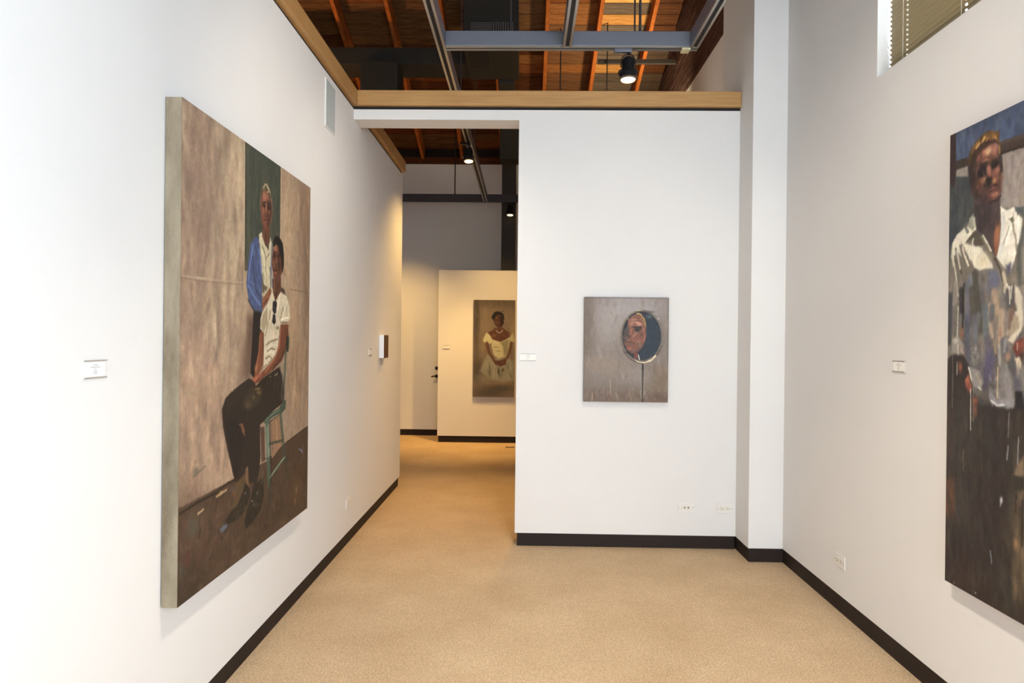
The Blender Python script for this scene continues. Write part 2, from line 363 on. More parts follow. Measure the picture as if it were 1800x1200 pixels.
channel('track_channel', 'grey right-hand track channel in the next room behind the back wall', .885, .943, 7.5, 9.6, G)
rod(.379, 8.0, GT, 'black rod left of the brightest roof planks', MATS['black_rod'], .007); rod(.914, 7.92, GT, 'black rod below the dark strut behind the spotlight', MATS['black_rod'], .007)
st = boxes('ceiling_strut', [(.81, 1.72, 7.93, 7.97, 4.665, 4.715)], MATS['dark_post'], bevel=.003)
tag(st, 'dark horizontal strut under the rafters behind the nearest spotlight', 'strut')
# ---- spotlight heads
BLK = mat('black_lamp_metal', (38, 38, 40), .28, metal=.6, spec=.6)
CHR = mat('polished_lamp_ring', (150, 148, 146), .15, metal=1)
LENS = mat('lit_lamp_lens', (255, 226, 176), .3, emit=2.2)
def track_spot(x, y, tilt, rz, label, near=True):
    t = empty('track_spotlight', (x, y, GZ), label, 'spotlight', 'black spotlights on the tracks', rz)
    if near: t.scale = (1.12, 1.12, 1.12)
    boxes('track_adapter', [(-.085, .02, -.016, .016, -.02, -.0005)], MATS['grey_track_steel'] if near else BLK, t, bevel=.003)
    bm = bmesh.new()
    tube(bm, [(0, 0, -.018), (0, 0, -.034)], .009, 10)
    for s_ in (-1, 1): tube(bm, [(s_*.006, 0, -.03), (s_*.022, 0, -.034), (s_*.036, 0, -.052), (s_*.043, 0, -.08), (s_*.044, 0, -.108)], .0038, 8)
    smooth(link('yoke', fin(bm, 'yoke'), BLK, t))
    M = Matrix.Translation((0, 0, -.1)) @ Matrix.Rotation(tilt, 4, 'X')
    bm = bmesh.new(); lathe(bm, [(.012, .052), (.026, .05), (.033, .04), (.035, .02), (.035, -.018), (.041, -.02), (.041, -.026), (.036, -.028), (.048, -.034)], 28, M)
    h = link('lamp_body', fin(bm, 'body'), BLK, t)
    for i in range(8):
        a = 2*PI*i/8
        bm = bmesh.new(); box_bm(bm, .0352, .0385, -.002, .002, -.015, .03, M @ Matrix.Rotation(a, 4, 'Z')); link('cooling_fin', fin(bm, 'fin'), BLK, h)
    bm = bmesh.new(); lathe(bm, [(.050, -.0335), (.061, -.036), (.062, -.042), (.052, -.046), (.051, -.068), (.050, -.082), (.045, -.083)], 32, M)
    link('lamp_housing', fin(bm, 'housing'), BLK, t)
    bm = bmesh.new(); lathe(bm, [(.0515, -.072), (.0535, -.074), (.0535, -.078), (.0515, -.080)], 32, M); link('retaining_ring', fin(bm, 'ring'), CHR, t)
    bm = bmesh.new(); lathe(bm, [(.0445, -.084), (.040, -.090), (.026, -.094), (.004, -.096)], 28, M); smooth(link('lens', fin(bm, 'lens'), LENS, t))
    return t
track_spot(.675, 4.626, -.03, 0, 'black spotlight with glowing lens hung from the near cross channel')
track_spot(-.589, 6.85, -.12, .35, 'black spotlight with glowing lens seen at the top of the doorway', False)
track_spot(-.235, 9.775, -.1, 0, 'small black spotlight below the dark far cross channel', False)
ART_L = [
('p',0,(158,135,116),[-78,1833,1961,2678,2102,-942,-42,-43]),('b',0.8,(148,120,104),[42,1491,170,500]),('b',0.7,(196,176,144),[413,1310,130,500]),
('b',0.5,(205,186,152),[489,1532,70,350]),('b',0.6,(150,122,104),[49,1139,200,300]),('b',0.8,(184,160,132),[343,991,150,160]),
('b',0.6,(168,138,118),[96,802,250,200]),('b',0.5,(176,146,124),[232,563,160,200]),('b',0.4,(190,160,130),[333,351,120,140]),
('b',0.6,(150,128,108),[23,475,60,300]),('b',0.9,(190,164,132),[1029,1402,110,320]),('b',0.9,(138,112,92),[1282,1559,90,260]),
('b',0.8,(120,98,80),[1338,1295,60,300]),('b',0.8,(182,152,120),[1123,1015,90,200]),('b',0.8,(160,130,102),[1174,726,120,200]),
('b',0.5,(132,106,84),[1350,900,60,300]),
('s',300,1,170,26,0.1,[(128,108,92),(180,156,132),(200,178,148),(148,122,106),(190,160,134)],[-17,1743,524,1740,547,806,376,678,3,710]),
('s',200,2,150,24,0.1,[(150,126,108),(178,150,126),(196,164,136),(140,116,100)],[1,826,595,805,325,682,462,370,10,341]),
('s',160,3,140,20,0.1,[(140,116,96),(186,158,128),(168,138,110)],[934,1739,1381,1731,1376,408,1060,367,1049,1013]),
('l',4,(184,162,136),[2,1128,132,1126,266,1134,551,1147]),('l',3,(140,116,98),[3,1121,140,1119,551,1140]),('l',4,(206,188,158),[110,1131,184,1133]),
('l',5,(128,106,86),[1077,1160,1390,1162]),('p',1,(84,86,72),[519,1734,926,1734,926,1230,526,1195]),
('p',3,(72,78,68),[571,1730,919,1732,921,1386,581,1335]),
('s',160,4,140,12,0.07,[(70,78,70),(92,96,80),(62,66,56),(98,100,78)],[524,1728,919,1727,923,1332,545,1140]),('l',8,(60,52,40),[524,1733,538,1201]),
('l',7,(58,56,44),[926,1732,924,1305]),('p',2,(96,86,70),[525,1244,560,1249,561,1201,526,1197]),('l',5,(204,190,156),[513,1734,521,1185]),
('l',5,(200,180,146),[942,1730,938,1334]),('p',2,(176,152,126),[515,1194,567,1199,554,997,508,996]),
('p',25,(128,102,84),[502,808,566,998,626,1000,620,755,481,734]),('p',14,(112,88,74),[566,998,626,1009,632,774,549,749]),
('p',2,(84,64,48),[-49,337,106,338,368,346,547,354,799,357,1058,409,1567,463,1608,-735,-42,-43]),('b',0.8,(98,74,58),[68,188,160,200]),
('b',0.7,(66,52,40),[877,104,260,60]),('b',0.6,(92,70,52),[386,227,150,60]),('b',0.7,(60,48,38),[72,8,150,160]),
('b',0.6,(104,78,58),[1192,141,120,60]),
('s',420,5,-60,12,0.14,[(60,48,38),(98,74,58),(110,82,64),(80,64,52),(52,42,34),(120,92,70),(86,72,56),(104,64,50)],[11,322,383,336,1416,388,1379,8,17,-6]),
('b',0.5,(84,98,88),[108,247,40,40]),('b',0.5,(120,54,44),[49,145,40,30]),('b',0.5,(70,78,72),[30,122,30,50]),
('p',2,(100,110,122),[317,179,387,182,387,169,337,160]),('b',0.7,(96,110,124),[352,174,30,14]),('l',7,(124,130,160),[1230,343,1294,320]),
('l',7,(120,126,160),[1284,340,1276,311]),('b',0.8,(140,118,80),[1201,136,16,22]),('b',0.7,(150,116,92),[1185,84,14,20]),
('b',0.7,(186,150,110),[323,318,16,10]),('l',8,(190,156,116),[289,312,374,318]),('l',8,(186,154,116),[141,283,184,289]),
('b',0.6,(150,100,62),[453,289,22,16]),('b',0.5,(84,88,92),[426,311,26,8]),('l',8,(44,34,26),[11,316,127,325,284,327,378,342,457,343]),
('l',6,(62,46,34),[799,362,1059,406,1424,449]),('l',7,(92,70,52),[1067,394,1414,428]),('b',0.7,(110,104,92),[125,440,26,14]),
('l',6,(110,100,88),[104,423,198,446]),('p',2,(38,30,26),[625,1048,727,1033,718,901,670,777,639,742,596,768,611,902]),
('p',2,(78,94,138),[624,1349,661,1357,700,1328,722,1230,712,1103,727,1033,638,1029,576,1070,545,1140,550,1183,582,1311]),
('s',90,6,46,7,0.1,[(98,120,176),(110,134,190),(70,80,116),(60,64,92),(84,90,120),(90,110,168)],[582,1311,630,1352,693,1342,716,1229,707,1052,625,1048,558,1093,550,1188]),
('l',10,(118,140,196),[618,1321,584,1239,568,1166]),('l',9,(112,138,200),[681,1300,703,1203]),('l',14,(112,134,192),[563,1141,624,1097,694,1064]),
('l',7,(60,64,90),[621,1195,648,1123,719,1091]),('l',6,(52,54,76),[613,1267,628,1171]),('l',8,(60,58,70),[564,1079,625,1036,701,1029]),
('l',9,(100,120,170),[556,1160,629,1147]),('p',1,(196,186,156),[673,1369,705,1384,746,1334,787,1314,799,1368,835,1347,849,1112,726,1104,709,1229]),
('p',2,(104,94,74),[716,1204,737,1155,778,1146,752,1106,718,1124]),('l',6,(120,110,84),[713,1325,747,1294,761,1270]),
('l',5,(110,102,86),[768,1281,794,1297]),('l',5,(130,118,92),[723,1205,743,1181]),('l',7,(226,216,186),[714,1305,742,1232,764,1158]),
('l',7,(228,218,190),[769,1235,790,1211]),('l',6,(150,138,108),[754,1269,764,1145]),('l',9,(206,200,174),[699,1380,680,1340]),
('l',7,(210,204,180),[806,1374,828,1346]),('b',0.8,(214,206,176),[752,1118,14,14]),('l',12,(74,88,132),[828,1346,824,1241,840,1151]),
('l',9,(60,66,88),[810,1239,819,1149]),('p',2,(134,78,54),[720,1083,765,1117,806,1145,827,1137,821,1100,766,1071,714,1040]),
('l',6,(176,110,80),[733,1079,799,1129]),('l',5,(92,50,38),[746,1070,813,1120]),('l',5,(188,122,92),[779,1097,820,1120]),
('p',2,(108,68,50),[711,1405,805,1420,800,1352,773,1328,739,1338,712,1367]),('l',9,(84,52,40),[745,1380,759,1336]),
('l',7,(130,84,62),[724,1397,732,1358]),('l',6,(104,86,60),[798,1419,799,1373]),
('p',3,(126,78,60),[695,1527,707,1565,739,1580,780,1576,815,1547,824,1507,818,1462,798,1427,764,1403,731,1403,704,1429,690,1476]),
('p',3,(96,60,48),[767,1542,816,1539,824,1497,811,1453,784,1420,757,1413,769,1491]),('b',0.8,(184,128,100),[747,1553,30,18]),
('b',0.7,(176,120,92),[727,1542,20,26]),('b',0.7,(150,98,74),[716,1476,18,24]),('b',0.9,(44,30,28),[731,1506,17,8]),
('b',0.9,(44,32,28),[789,1509,18,10]),('l',6,(62,38,32),[715,1516,747,1526]),('l',6,(60,38,32),[775,1526,809,1530]),
('l',6,(206,150,124),[751,1514,752,1486]),('b',0.6,(176,116,84),[789,1488,12,10]),('l',6,(84,48,42),[736,1445,777,1449]),
('l',5,(150,84,72),[743,1438,770,1440]),('b',0.7,(74,46,40),[756,1463,16,5]),('b',0.6,(160,100,78),[769,1461,6,10]),
('b',0.5,(140,84,64),[750,1422,18,12]),
('p',2,(112,98,70),[677,1474,682,1537,706,1585,739,1608,772,1610,807,1587,822,1554,830,1514,809,1541,773,1577,739,1580,707,1560,695,1522,689,1481]),
('l',8,(168,156,122),[719,1583,739,1603,766,1604,801,1580]),('l',7,(188,180,150),[759,1597,787,1588]),('l',6,(60,48,34),[707,1570,695,1532]),
('l',6,(54,42,32),[746,1594,773,1582,801,1557]),('l',5,(140,110,80),[822,1554,831,1490,818,1443]),('l',6,(210,200,170),[766,1575,780,1578]),
('p',2,(206,194,170),[721,1033,780,1071,827,1123,855,1133,878,1087,936,1139,982,1131,1037,1118,1071,1070,1081,1014,1049,996,971,988,934,955,914,874,885,837,787,803,741,774,744,901,723,947,697,957,702,1002]),
('s',70,7,40,6,0.06,[(226,216,192),(186,170,144),(172,154,126),(216,206,180),(150,134,108)],[728,1028,849,1101,1037,1118,1065,1013,940,982,899,874,760,799,716,952]),
('p',4,(168,152,124),[728,1023,780,1056,783,979,743,947,703,962]),('l',8,(150,134,106),[822,1045,783,966,757,927]),
('l',8,(234,226,206),[936,1123,909,1049]),('l',8,(230,222,200),[1030,1096,985,1022]),('l',8,(140,122,96),[984,1066,947,1010]),
('l',8,(240,234,214),[955,1007,1056,1019]),('l',6,(128,110,86),[948,991,1049,996]),('b',0.8,(128,118,92),[911,965,30,10]),
('l',10,(214,202,174),[764,901,812,917,927,933]),('l',7,(132,116,88),[771,886,826,901,912,912]),('l',8,(220,210,184),[785,870,841,885,913,885]),
('l',6,(124,108,80),[786,855,827,870,884,864]),('l',7,(222,212,186),[773,845,828,854,871,843]),('l',6,(130,114,86),[766,824,814,834,842,822]),
('l',7,(206,194,166),[754,799,801,813]),('b',0.7,(150,136,108),[730,922,14,16]),
('p',1,(34,32,36),[849,1086,885,1093,900,1080,887,1034,865,1028,843,1046]),('p',1,(34,34,40),[851,1028,880,1026,888,992,867,978,838,990]),
('b',0.8,(96,104,116),[865,1057,5,8]),('b',0.8,(88,94,104),[866,1007,4,6]),('l',4,(40,36,34),[871,1097,878,1082]),
('p',2,(104,64,46),[839,1190,949,1205,951,1140,914,1116,878,1087,848,1128]),('l',12,(140,94,66),[861,1181,862,1134]),
('l',10,(70,42,32),[913,1170,885,1103]),('p',3,(70,62,60),[950,1159,997,1154,1013,1128,951,1140]),
('p',3,(110,66,48),[843,1327,885,1354,945,1335,970,1284,964,1234,934,1198,890,1184,853,1202,831,1247,830,1288]),
('b',0.9,(178,116,88),[871,1336,24,24]),('b',0.7,(168,108,80),[850,1307,12,10]),('b',0.9,(30,22,20),[861,1300,16,12]),
('b',0.8,(52,34,28),[916,1307,18,10]),('b',0.7,(144,88,64),[873,1273,14,20]),('b',0.7,(60,36,30),[925,1273,20,40]),
('l',6,(70,36,30),[845,1233,896,1235]),('l',5,(150,80,64),[846,1219,889,1221]),('b',0.8,(188,128,96),[853,1339,10,10]),
('b',0.8,(168,108,80),[848,1267,8,12]),('b',0.8,(196,136,106),[884,1276,5,12]),('b',0.7,(140,88,66),[893,1328,10,8]),
('l',5,(50,32,26),[843,1312,886,1319]),('b',0.7,(176,124,100),[859,1252,6,6]),('b',0.6,(150,92,70),[874,1222,12,8]),
('b',0.6,(130,78,58),[860,1205,14,10]),('l',6,(48,30,26),[873,1283,874,1251]),('b',0.5,(120,78,60),[932,1285,10,10]),
('p',2,(32,26,22),[842,1361,855,1381,891,1397,929,1392,967,1371,984,1326,986,1272,971,1229,955,1255,954,1287,931,1317,907,1352,878,1355,850,1338]),
('l',6,(46,36,26),[870,1389,870,1368]),('b',0.7,(150,92,70),[987,1231,8,16]),('l',5,(126,90,70),[994,1259,1003,1216]),
('p',2,(132,78,52),[697,947,743,942,745,876,740,800,708,771,664,748,639,754,656,803,680,852]),('l',9,(170,104,72),[698,927,687,852,651,778]),
('l',7,(90,52,36),[737,927,733,838]),('b',0.6,(196,126,88),[657,788,20,20]),
('p',2,(122,70,46),[948,982,1058,985,1059,929,1029,859,968,805,858,769,755,743,690,721,646,719,670,747,754,774,843,807,914,847,935,901]),
('l',11,(164,98,66),[956,966,936,874,871,816,761,763]),('l',12,(70,42,30),[1042,957,1021,879,953,814,858,774]),('l',7,(188,112,80),[943,901,914,853]),
('p',2,(158,88,64),[603,727,621,745,670,757,735,764,709,740,658,723,628,711,603,712]),('l',5,(206,126,98),[615,726,670,747]),
('l',5,(96,48,38),[640,717,703,741]),('l',4,(190,90,76),[609,717,627,725]),('l',8,(196,180,150),[741,779,801,808]),
('l',5,(120,96,70),[721,775,774,798]),('l',24,(66,84,70),[1022,845,1009,735,997,603]),('l',8,(120,130,110),[1015,818,1001,735]),
('p',1,(40,52,46),[1035,929,1067,923,1062,850,1029,851]),('l',6,(70,96,84),[1067,940,1069,867]),
('p',2,(46,37,29),[326,638,355,680,427,706,509,728,584,747,633,730,659,708,742,739,858,764,946,782,986,736,1004,652,989,604,864,578,760,543,708,534,710,473,718,396,701,324,670,280,595,306,547,354,496,326,458,329,424,387,380,476,338,567]),
('p',6,(64,52,38),[510,690,628,711,736,698,712,634,600,611,529,627]),('p',4,(52,42,32),[366,666,538,702,598,683,429,628]),
('p',4,(36,29,25),[352,591,507,573,543,507,496,340,446,355]),('l',9,(34,27,23),[546,625,530,561,549,511]),
('l',6,(128,110,66),[647,694,697,696,672,678]),('b',0.8,(128,104,60),[698,676,22,8]),('b',0.7,(128,106,64),[635,661,16,8]),
('b',0.6,(110,90,58),[575,632,30,16]),('s',50,8,30,5,0.14,[(88,80,70),(110,100,88),(60,52,44),(40,32,28)],[802,756,946,771,996,653,966,611,861,663]),
('l',4,(190,178,150),[881,742,917,750]),('l',4,(150,140,118),[817,742,831,736]),('l',7,(120,114,100),[939,779,986,736,974,622]),
('l',5,(146,138,120),[962,765,986,714]),('l',5,(30,24,22),[776,706,861,658,906,617]),
('p',1,(122,80,58),[480,565,525,561,543,531,549,501,514,530,508,549]),('p',2,(122,90,62),[558,371,582,371,590,302,602,280,572,286,553,329]),
('p',1,(66,84,70),[754,533,767,552,835,571,937,582,1012,618,1036,611,1029,578,952,558,850,548,781,530]),
('l',6,(112,132,112),[767,542,850,564,952,575]),('l',6,(44,52,42),[795,528,938,549,1022,573]),('p',2,(150,116,88),[836,529,953,553,1018,412,855,357]),
('l',9,(186,148,106),[909,525,919,433]),('l',8,(96,74,60),[837,523,861,399]),('l',36,(80,112,96),[788,535,805,408,823,248]),
('l',12,(130,162,140),[795,508,813,380]),('l',22,(52,66,54),[830,268,832,167]),('l',12,(44,36,30),[822,530,851,242]),
('l',28,(62,84,72),[960,557,994,432,1029,330]),('l',18,(56,66,54),[1028,344,1056,233]),('l',12,(60,72,58),[818,432,987,423]),
('l',7,(104,136,112),[829,273,1029,336]),('l',6,(66,70,56),[725,380,799,367]),('l',5,(140,170,150),[850,284,1013,336]),
('p',2,(96,70,58),[708,524,761,517,772,362,732,364]),
('p',3,(48,40,30),[554,309,596,281,609,244,574,204,523,181,451,174,387,178,366,199,428,228,493,257]),
('p',3,(44,38,30),[645,285,747,289,763,209,725,152,649,124,565,110,552,147,574,192,610,220]),
('p',4,(96,76,50),[458,325,513,337,553,338,537,280,471,229,428,228,448,281]),
('s',50,9,-16,5,0.2,[(100,92,70),(70,60,44),(30,26,22),(120,112,90)],[412,209,549,258,586,201,467,172]),
('s',60,10,-16,5,0.2,[(100,92,70),(70,60,44),(30,26,22),(128,120,96)],[576,151,647,211,721,280,737,190,648,142]),
('l',4,(120,116,100),[733,343,695,285]),('l',4,(128,124,108),[753,324,728,268]),('b',0.8,(150,146,134),[555,266,6,6]),
('b',0.7,(140,136,124),[684,237,6,10]),('b',0.8,(200,190,160),[628,215,6,4]),
]
ART_R = [
('p',0,(84,88,86),[-291,2192,1333,1975,1355,-66,-227,-767]),('p',2,(76,86,108),[-39,1768,399,1762,986,1777,989,1576,402,1594,291,1637,44,1632]),
('b',0.7,(84,100,132),[70,1687,60,90]),('b',0.7,(92,112,150),[305,1665,70,70]),('b',0.6,(66,76,98),[168,1759,150,60]),
('s',160,21,60,14,0.06,[(70,82,108),(90,104,134),(100,108,128),(78,92,124),(62,70,88)],[34,1755,399,1752,401,1644,291,1657,43,1664]),
('p',2,(150,138,128),[283,1607,428,1600,989,1576,994,1204,289,1288]),
('s',120,22,70,14,0.05,[(168,156,146),(140,126,116),(156,144,136)],[292,1601,402,1598,406,1394,307,1413]),
('p',2,(78,62,54),[280,1653,401,1648,988,1633,989,1576,402,1602,292,1607]),('l',8,(60,46,40),[286,1611,402,1606,638,1601]),
('l',8,(92,76,68),[285,1647,401,1640]),('p',2,(70,56,48),[36,1648,105,1647,126,1611,44,1612]),
('p',2,(152,140,128),[37,1614,109,1611,113,1569,41,1587]),('p',3,(74,78,76),[-13,1599,120,1568,149,1414,151,1286,-7,1307]),
('b',0.8,(60,66,74),[107,1530,60,40]),('b',0.7,(96,92,84),[74,1482,50,40]),('b',0.7,(52,62,76),[12,1416,60,120]),('b',0.7,(86,88,84),[110,1378,50,50]),
('p',2,(66,46,42),[-9,1768,34,1764,41,1611,31,1547,-8,1555]),('p',2,(110,60,52),[-16,1770,-5,1767,-5,1555,-12,1556]),
('s',90,23,60,12,0.06,[(58,64,72),(92,92,86),(70,74,74),(80,78,72)],[-5,1577,113,1567,136,1416,77,1339,0,1328]),
('p',4,(104,104,98),[395,1385,462,1372,531,1323,583,1229,621,1016,650,810,581,769,540,730,407,724]),
('p',3,(78,62,60),[144,1500,286,1470,294,1348,289,1268,278,1241,207,1331,156,1374]),('b',0.8,(62,50,50),[191,1396,50,60]),
('b',0.7,(90,74,74),[266,1413,20,50]),('p',3,(150,94,66),[262,1343,290,1372,289,1288,275,1245,251,1293]),('b',0.8,(176,114,80),[280,1326,16,40]),
('b',0.6,(100,66,56),[251,1273,14,24]),('p',4,(84,68,66),[201,1363,250,1345,263,1271,226,1307]),
('p',3,(100,66,54),[127,1547,119,1613,125,1659,163,1686,232,1681,268,1644,286,1600,296,1548,299,1507,292,1464,272,1448,230,1447,186,1466,154,1485]),
('p',6,(66,48,42),[118,1656,151,1665,165,1580,179,1493,211,1452,154,1477,127,1536]),('b',0.9,(170,110,90),[217,1642,50,24]),
('b',0.8,(158,96,82),[177,1628,26,20]),('b',0.95,(216,180,130),[223,1638,17,15]),('b',0.7,(190,124,104),[262,1633,16,30]),
('b',0.7,(198,140,108),[209,1605,20,8]),('p',3,(42,34,36),[165,1576,193,1594,221,1593,222,1566,197,1547,172,1549]),
('p',3,(44,36,36),[230,1589,257,1586,278,1591,281,1576,261,1563,240,1570]),('l',13,(60,44,36),[184,1596,212,1598]),
('l',15,(46,38,34),[230,1587,275,1593]),('l',14,(176,104,86),[224,1582,234,1547]),('b',0.8,(206,140,112),[228,1569,9,14]),
('b',0.7,(190,124,96),[273,1556,18,12]),('b',0.7,(166,104,84),[258,1537,26,20]),('b',0.8,(160,90,72),[237,1544,8,8]),
('b',0.8,(178,120,92),[197,1539,24,12]),('p',4,(48,38,34),[216,1543,246,1540,247,1515,229,1503,211,1486,204,1516]),
('b',0.9,(194,140,86),[258,1522,13,10]),('l',7,(60,34,34),[235,1501,259,1506,276,1500]),('l',5,(132,80,68),[238,1494,271,1497]),
('b',0.8,(70,46,42),[244,1487,16,7]),('b',0.9,(192,122,100),[262,1473,24,11]),('b',0.6,(150,90,74),[248,1462,22,8]),
('b',0.6,(110,66,54),[172,1526,18,22]),('b',0.6,(118,96,92),[286,1454,8,20]),('l',7,(120,90,84),[293,1532,294,1476]),
('b',0.6,(90,52,44),[141,1512,16,20]),('l',6,(54,40,40),[230,1449,272,1448,292,1460]),('b',0.6,(74,54,50),[192,1479,24,24]),
('l',7,(140,90,64),[298,1567,299,1517]),
('s',70,46,24,6,0.14,[(150,96,78),(96,62,52),(180,120,98),(76,54,48),(120,78,62)],[138,1651,182,1677,256,1660,286,1590,297,1507,271,1452,205,1458,154,1498]),
('s',70,47,34,8,0.1,[(84,66,62),(66,52,52),(100,80,76),(54,44,46)],[147,1489,283,1460,288,1359,269,1291,207,1337,156,1379]),
('p',2,(88,64,38),[112,1615,112,1645,131,1674,163,1695,194,1707,225,1712,255,1696,279,1693,276,1666,289,1638,292,1609,280,1636,262,1662,226,1679,189,1675,151,1656,132,1627,126,1598]),
('l',25,(58,42,34),[132,1605,151,1639,189,1662,220,1670]),
('s',150,24,22,8,0.18,[(160,112,54),(190,142,78),(134,92,42),(104,72,36),(74,52,30)],[125,1650,150,1682,188,1700,231,1706,276,1686,283,1648,250,1669,201,1680,157,1663]),
('l',8,(214,170,100),[192,1682,204,1691]),('l',8,(206,152,80),[157,1667,176,1678]),('l',8,(204,150,84),[259,1677,268,1664]),
('l',13,(66,46,36),[220,1670,262,1662]),('l',8,(170,120,70),[280,1641,286,1611]),('l',13,(50,42,40),[289,1606,296,1548]),
('l',13,(56,44,40),[119,1600,127,1538]),
('p',3,(120,112,100),[1,1238,14,1322,83,1378,129,1409,156,1366,208,1320,275,1239,294,1348,295,1424,346,1402,363,1410,406,1383,462,1372,531,1323,583,1229,621,1016,650,810,581,769,416,774,372,720,308,714,243,728,122,752,100,859,-6,864]),
('b',0.7,(104,100,92),[81,1120,90,130]),('b',0.7,(138,124,110),[259,1027,90,120]),('b',0.7,(110,108,116),[217,821,100,80]),
('b',0.8,(92,88,84),[118,946,70,120]),
('s',320,25,90,16,0.12,[(96,92,88),(126,116,104),(84,80,86),(150,138,124),(110,106,120),(70,68,66),(160,140,122)],[2,1216,113,1226,300,1146,409,1176,416,774,122,752,100,859,-6,878]),
('p',3,(214,206,184),[21,1330,49,1361,90,1377,123,1384,143,1364,118,1333,101,1319,151,1303,196,1288,252,1224,258,1207,210,1212,185,1206,153,1222,112,1278,84,1317,64,1319,78,1274,43,1300,30,1235,15,1281]),
('b',0.7,(206,190,158),[203,1242,40,30]),('b',0.6,(226,218,198),[161,1289,30,30]),('p',2,(150,148,130),[117,1377,123,1410,145,1423,156,1379,137,1365]),
('l',13,(196,190,166),[149,1405,156,1370]),('l',13,(226,218,196),[97,1354,137,1348,156,1366]),('l',13,(88,92,92),[96,1389,114,1360]),
('p',2,(92,84,68),[101,1319,131,1344,156,1362,195,1335,220,1306,196,1297,170,1300,151,1307,137,1331]),('l',7,(214,206,182),[141,1309,147,1329]),
('l',8,(120,108,84),[189,1331,239,1274,270,1234]),('l',8,(214,206,182),[201,1334,245,1274]),('l',7,(70,62,52),[263,1243,293,1203,306,1162]),
('p',2,(222,215,198),[292,1424,324,1402,346,1406,360,1407,374,1381,398,1361,392,1274,376,1276,368,1234,345,1186,311,1209,287,1232,275,1245,292,1308,296,1363]),
('l',14,(196,196,190),[304,1394,309,1305,293,1247]),('b',0.7,(196,188,168),[322,1220,20,24]),
('p',1,(112,108,88),[333,1371,355,1375,361,1360,350,1354,344,1363]),('l',5,(120,112,90),[353,1357,358,1341]),('l',6,(170,160,140),[336,1341,309,1289]),
('l',8,(232,226,212),[342,1340,321,1284]),('l',8,(234,228,214),[379,1372,381,1279]),('l',7,(150,140,120),[353,1346,370,1296,371,1257]),
('p',3,(86,96,94),[363,1402,405,1402,406,1367,368,1390]),('p',3,(92,92,84),[399,1330,412,1328,415,1137,384,1139,374,1198,381,1275]),
('p',3,(120,110,96),[92,1281,119,1264,153,1222,166,1178,114,1166,80,1208]),('l',8,(226,214,190),[102,1266,120,1234]),
('l',7,(196,190,166),[22,1290,45,1211,61,1122]),('l',7,(76,72,60),[43,1309,65,1253,80,1208]),('l',8,(204,194,170),[50,1299,72,1226]),
('l',7,(104,96,80),[36,1279,48,1238]),('l',8,(214,200,176),[84,1308,99,1267]),('p',6,(104,106,124),[228,1202,276,1201,294,1163,277,1128,235,1151]),
('p',5,(92,90,104),[322,1212,350,1217,350,1189,328,1176]),('b',0.8,(126,128,144),[134,1181,16,24]),('l',25,(110,112,130),[121,1169,123,1032]),
('l',29,(72,68,56),[159,1200,174,1093,195,987]),('l',34,(76,72,62),[141,1138,156,1031]),('l',25,(40,36,38),[81,1142,82,1066]),
('l',8,(40,34,34),[94,1163,93,1033,90,1000]),('l',29,(150,140,128),[46,1167,40,1101]),('l',8,(170,160,144),[61,1078,60,967]),
('l',25,(58,60,66),[11,1125,11,945]),('l',29,(176,148,120),[266,1119,279,1057]),('l',29,(186,160,132),[302,1046,303,966]),
('l',29,(160,134,110),[243,1069,251,966]),('l',14,(170,152,130),[231,1049,257,966]),('l',14,(200,186,160),[311,1185,323,1144,318,1121]),
('l',8,(214,204,184),[329,1144,340,1127,344,1076]),('l',5,(214,204,186),[348,1131,346,1103]),('p',4,(92,86,84),[323,1128,368,1129,374,1063,330,1055]),
('l',5,(210,200,184),[340,1135,344,1076]),('l',6,(190,180,164),[351,1134,349,1095]),
('p',3,(196,184,162),[367,1141,384,1128,403,1099,410,1003,402,984,360,938,338,950,375,1000,369,1047,380,1051,368,1082]),
('p',4,(156,140,120),[337,1001,358,1040,385,1031,391,992,354,966,321,966]),('l',14,(112,88,76),[347,1048,342,995]),
('l',13,(120,90,76),[363,1063,353,1024]),('b',0.6,(150,104,90),[298,974,10,20]),('l',29,(92,104,112),[218,1070,226,966]),
('l',25,(88,92,100),[255,1068,250,1028]),('l',29,(80,84,98),[117,1032,127,860]),('l',25,(104,104,112),[156,1031,164,946]),
('l',25,(110,112,116),[182,1040,164,967]),('b',0.7,(150,96,62),[84,976,12,26]),('l',6,(180,172,156),[60,998,57,963]),
('p',4,(142,134,124),[29,954,71,963,99,932,99,902,65,893,23,901]),('b',0.8,(190,182,168),[50,950,16,14]),('l',6,(198,180,166),[64,932,65,893]),
('l',6,(190,150,136),[85,919,96,898]),('s',40,26,-30,6,0.14,[(140,138,132),(120,120,116),(160,154,144)],[132,920,177,933,191,862,147,850]),
('l',38,(92,88,104),[233,946,247,864]),('l',42,(96,90,122),[246,888,241,823]),('l',25,(86,80,108),[223,842,224,780]),
('l',14,(150,130,104),[269,946,276,905]),('l',13,(182,152,118),[295,958,292,934]),('l',13,(170,168,158),[293,926,299,866]),
('l',29,(92,94,106),[315,946,327,914]),('l',14,(150,146,140),[326,950,321,914]),('b',0.8,(180,134,104),[339,895,12,16]),
('p',3,(116,58,48),[360,923,376,946,413,961,414,893,377,896]),('l',5,(214,190,168),[382,940,382,919]),('b',0.7,(150,76,60),[398,935,16,16]),
('p',2,(206,188,158),[372,888,393,894,404,877,399,854,378,868]),('l',13,(176,164,140),[386,869,389,823]),('b',0.8,(84,92,98),[361,868,10,26]),
('p',3,(60,40,36),[393,904,419,912,420,851,407,869]),
('p',4,(56,46,42),[-28,854,23,892,99,893,127,860,161,755,200,712,243,716,297,709,375,725,379,772,999,862,1013,-182,-65,-672]),
('b',0.8,(70,66,58),[125,580,120,160]),('b',0.7,(64,56,48),[96,380,80,200]),('b',0.8,(52,42,40),[282,542,120,260]),
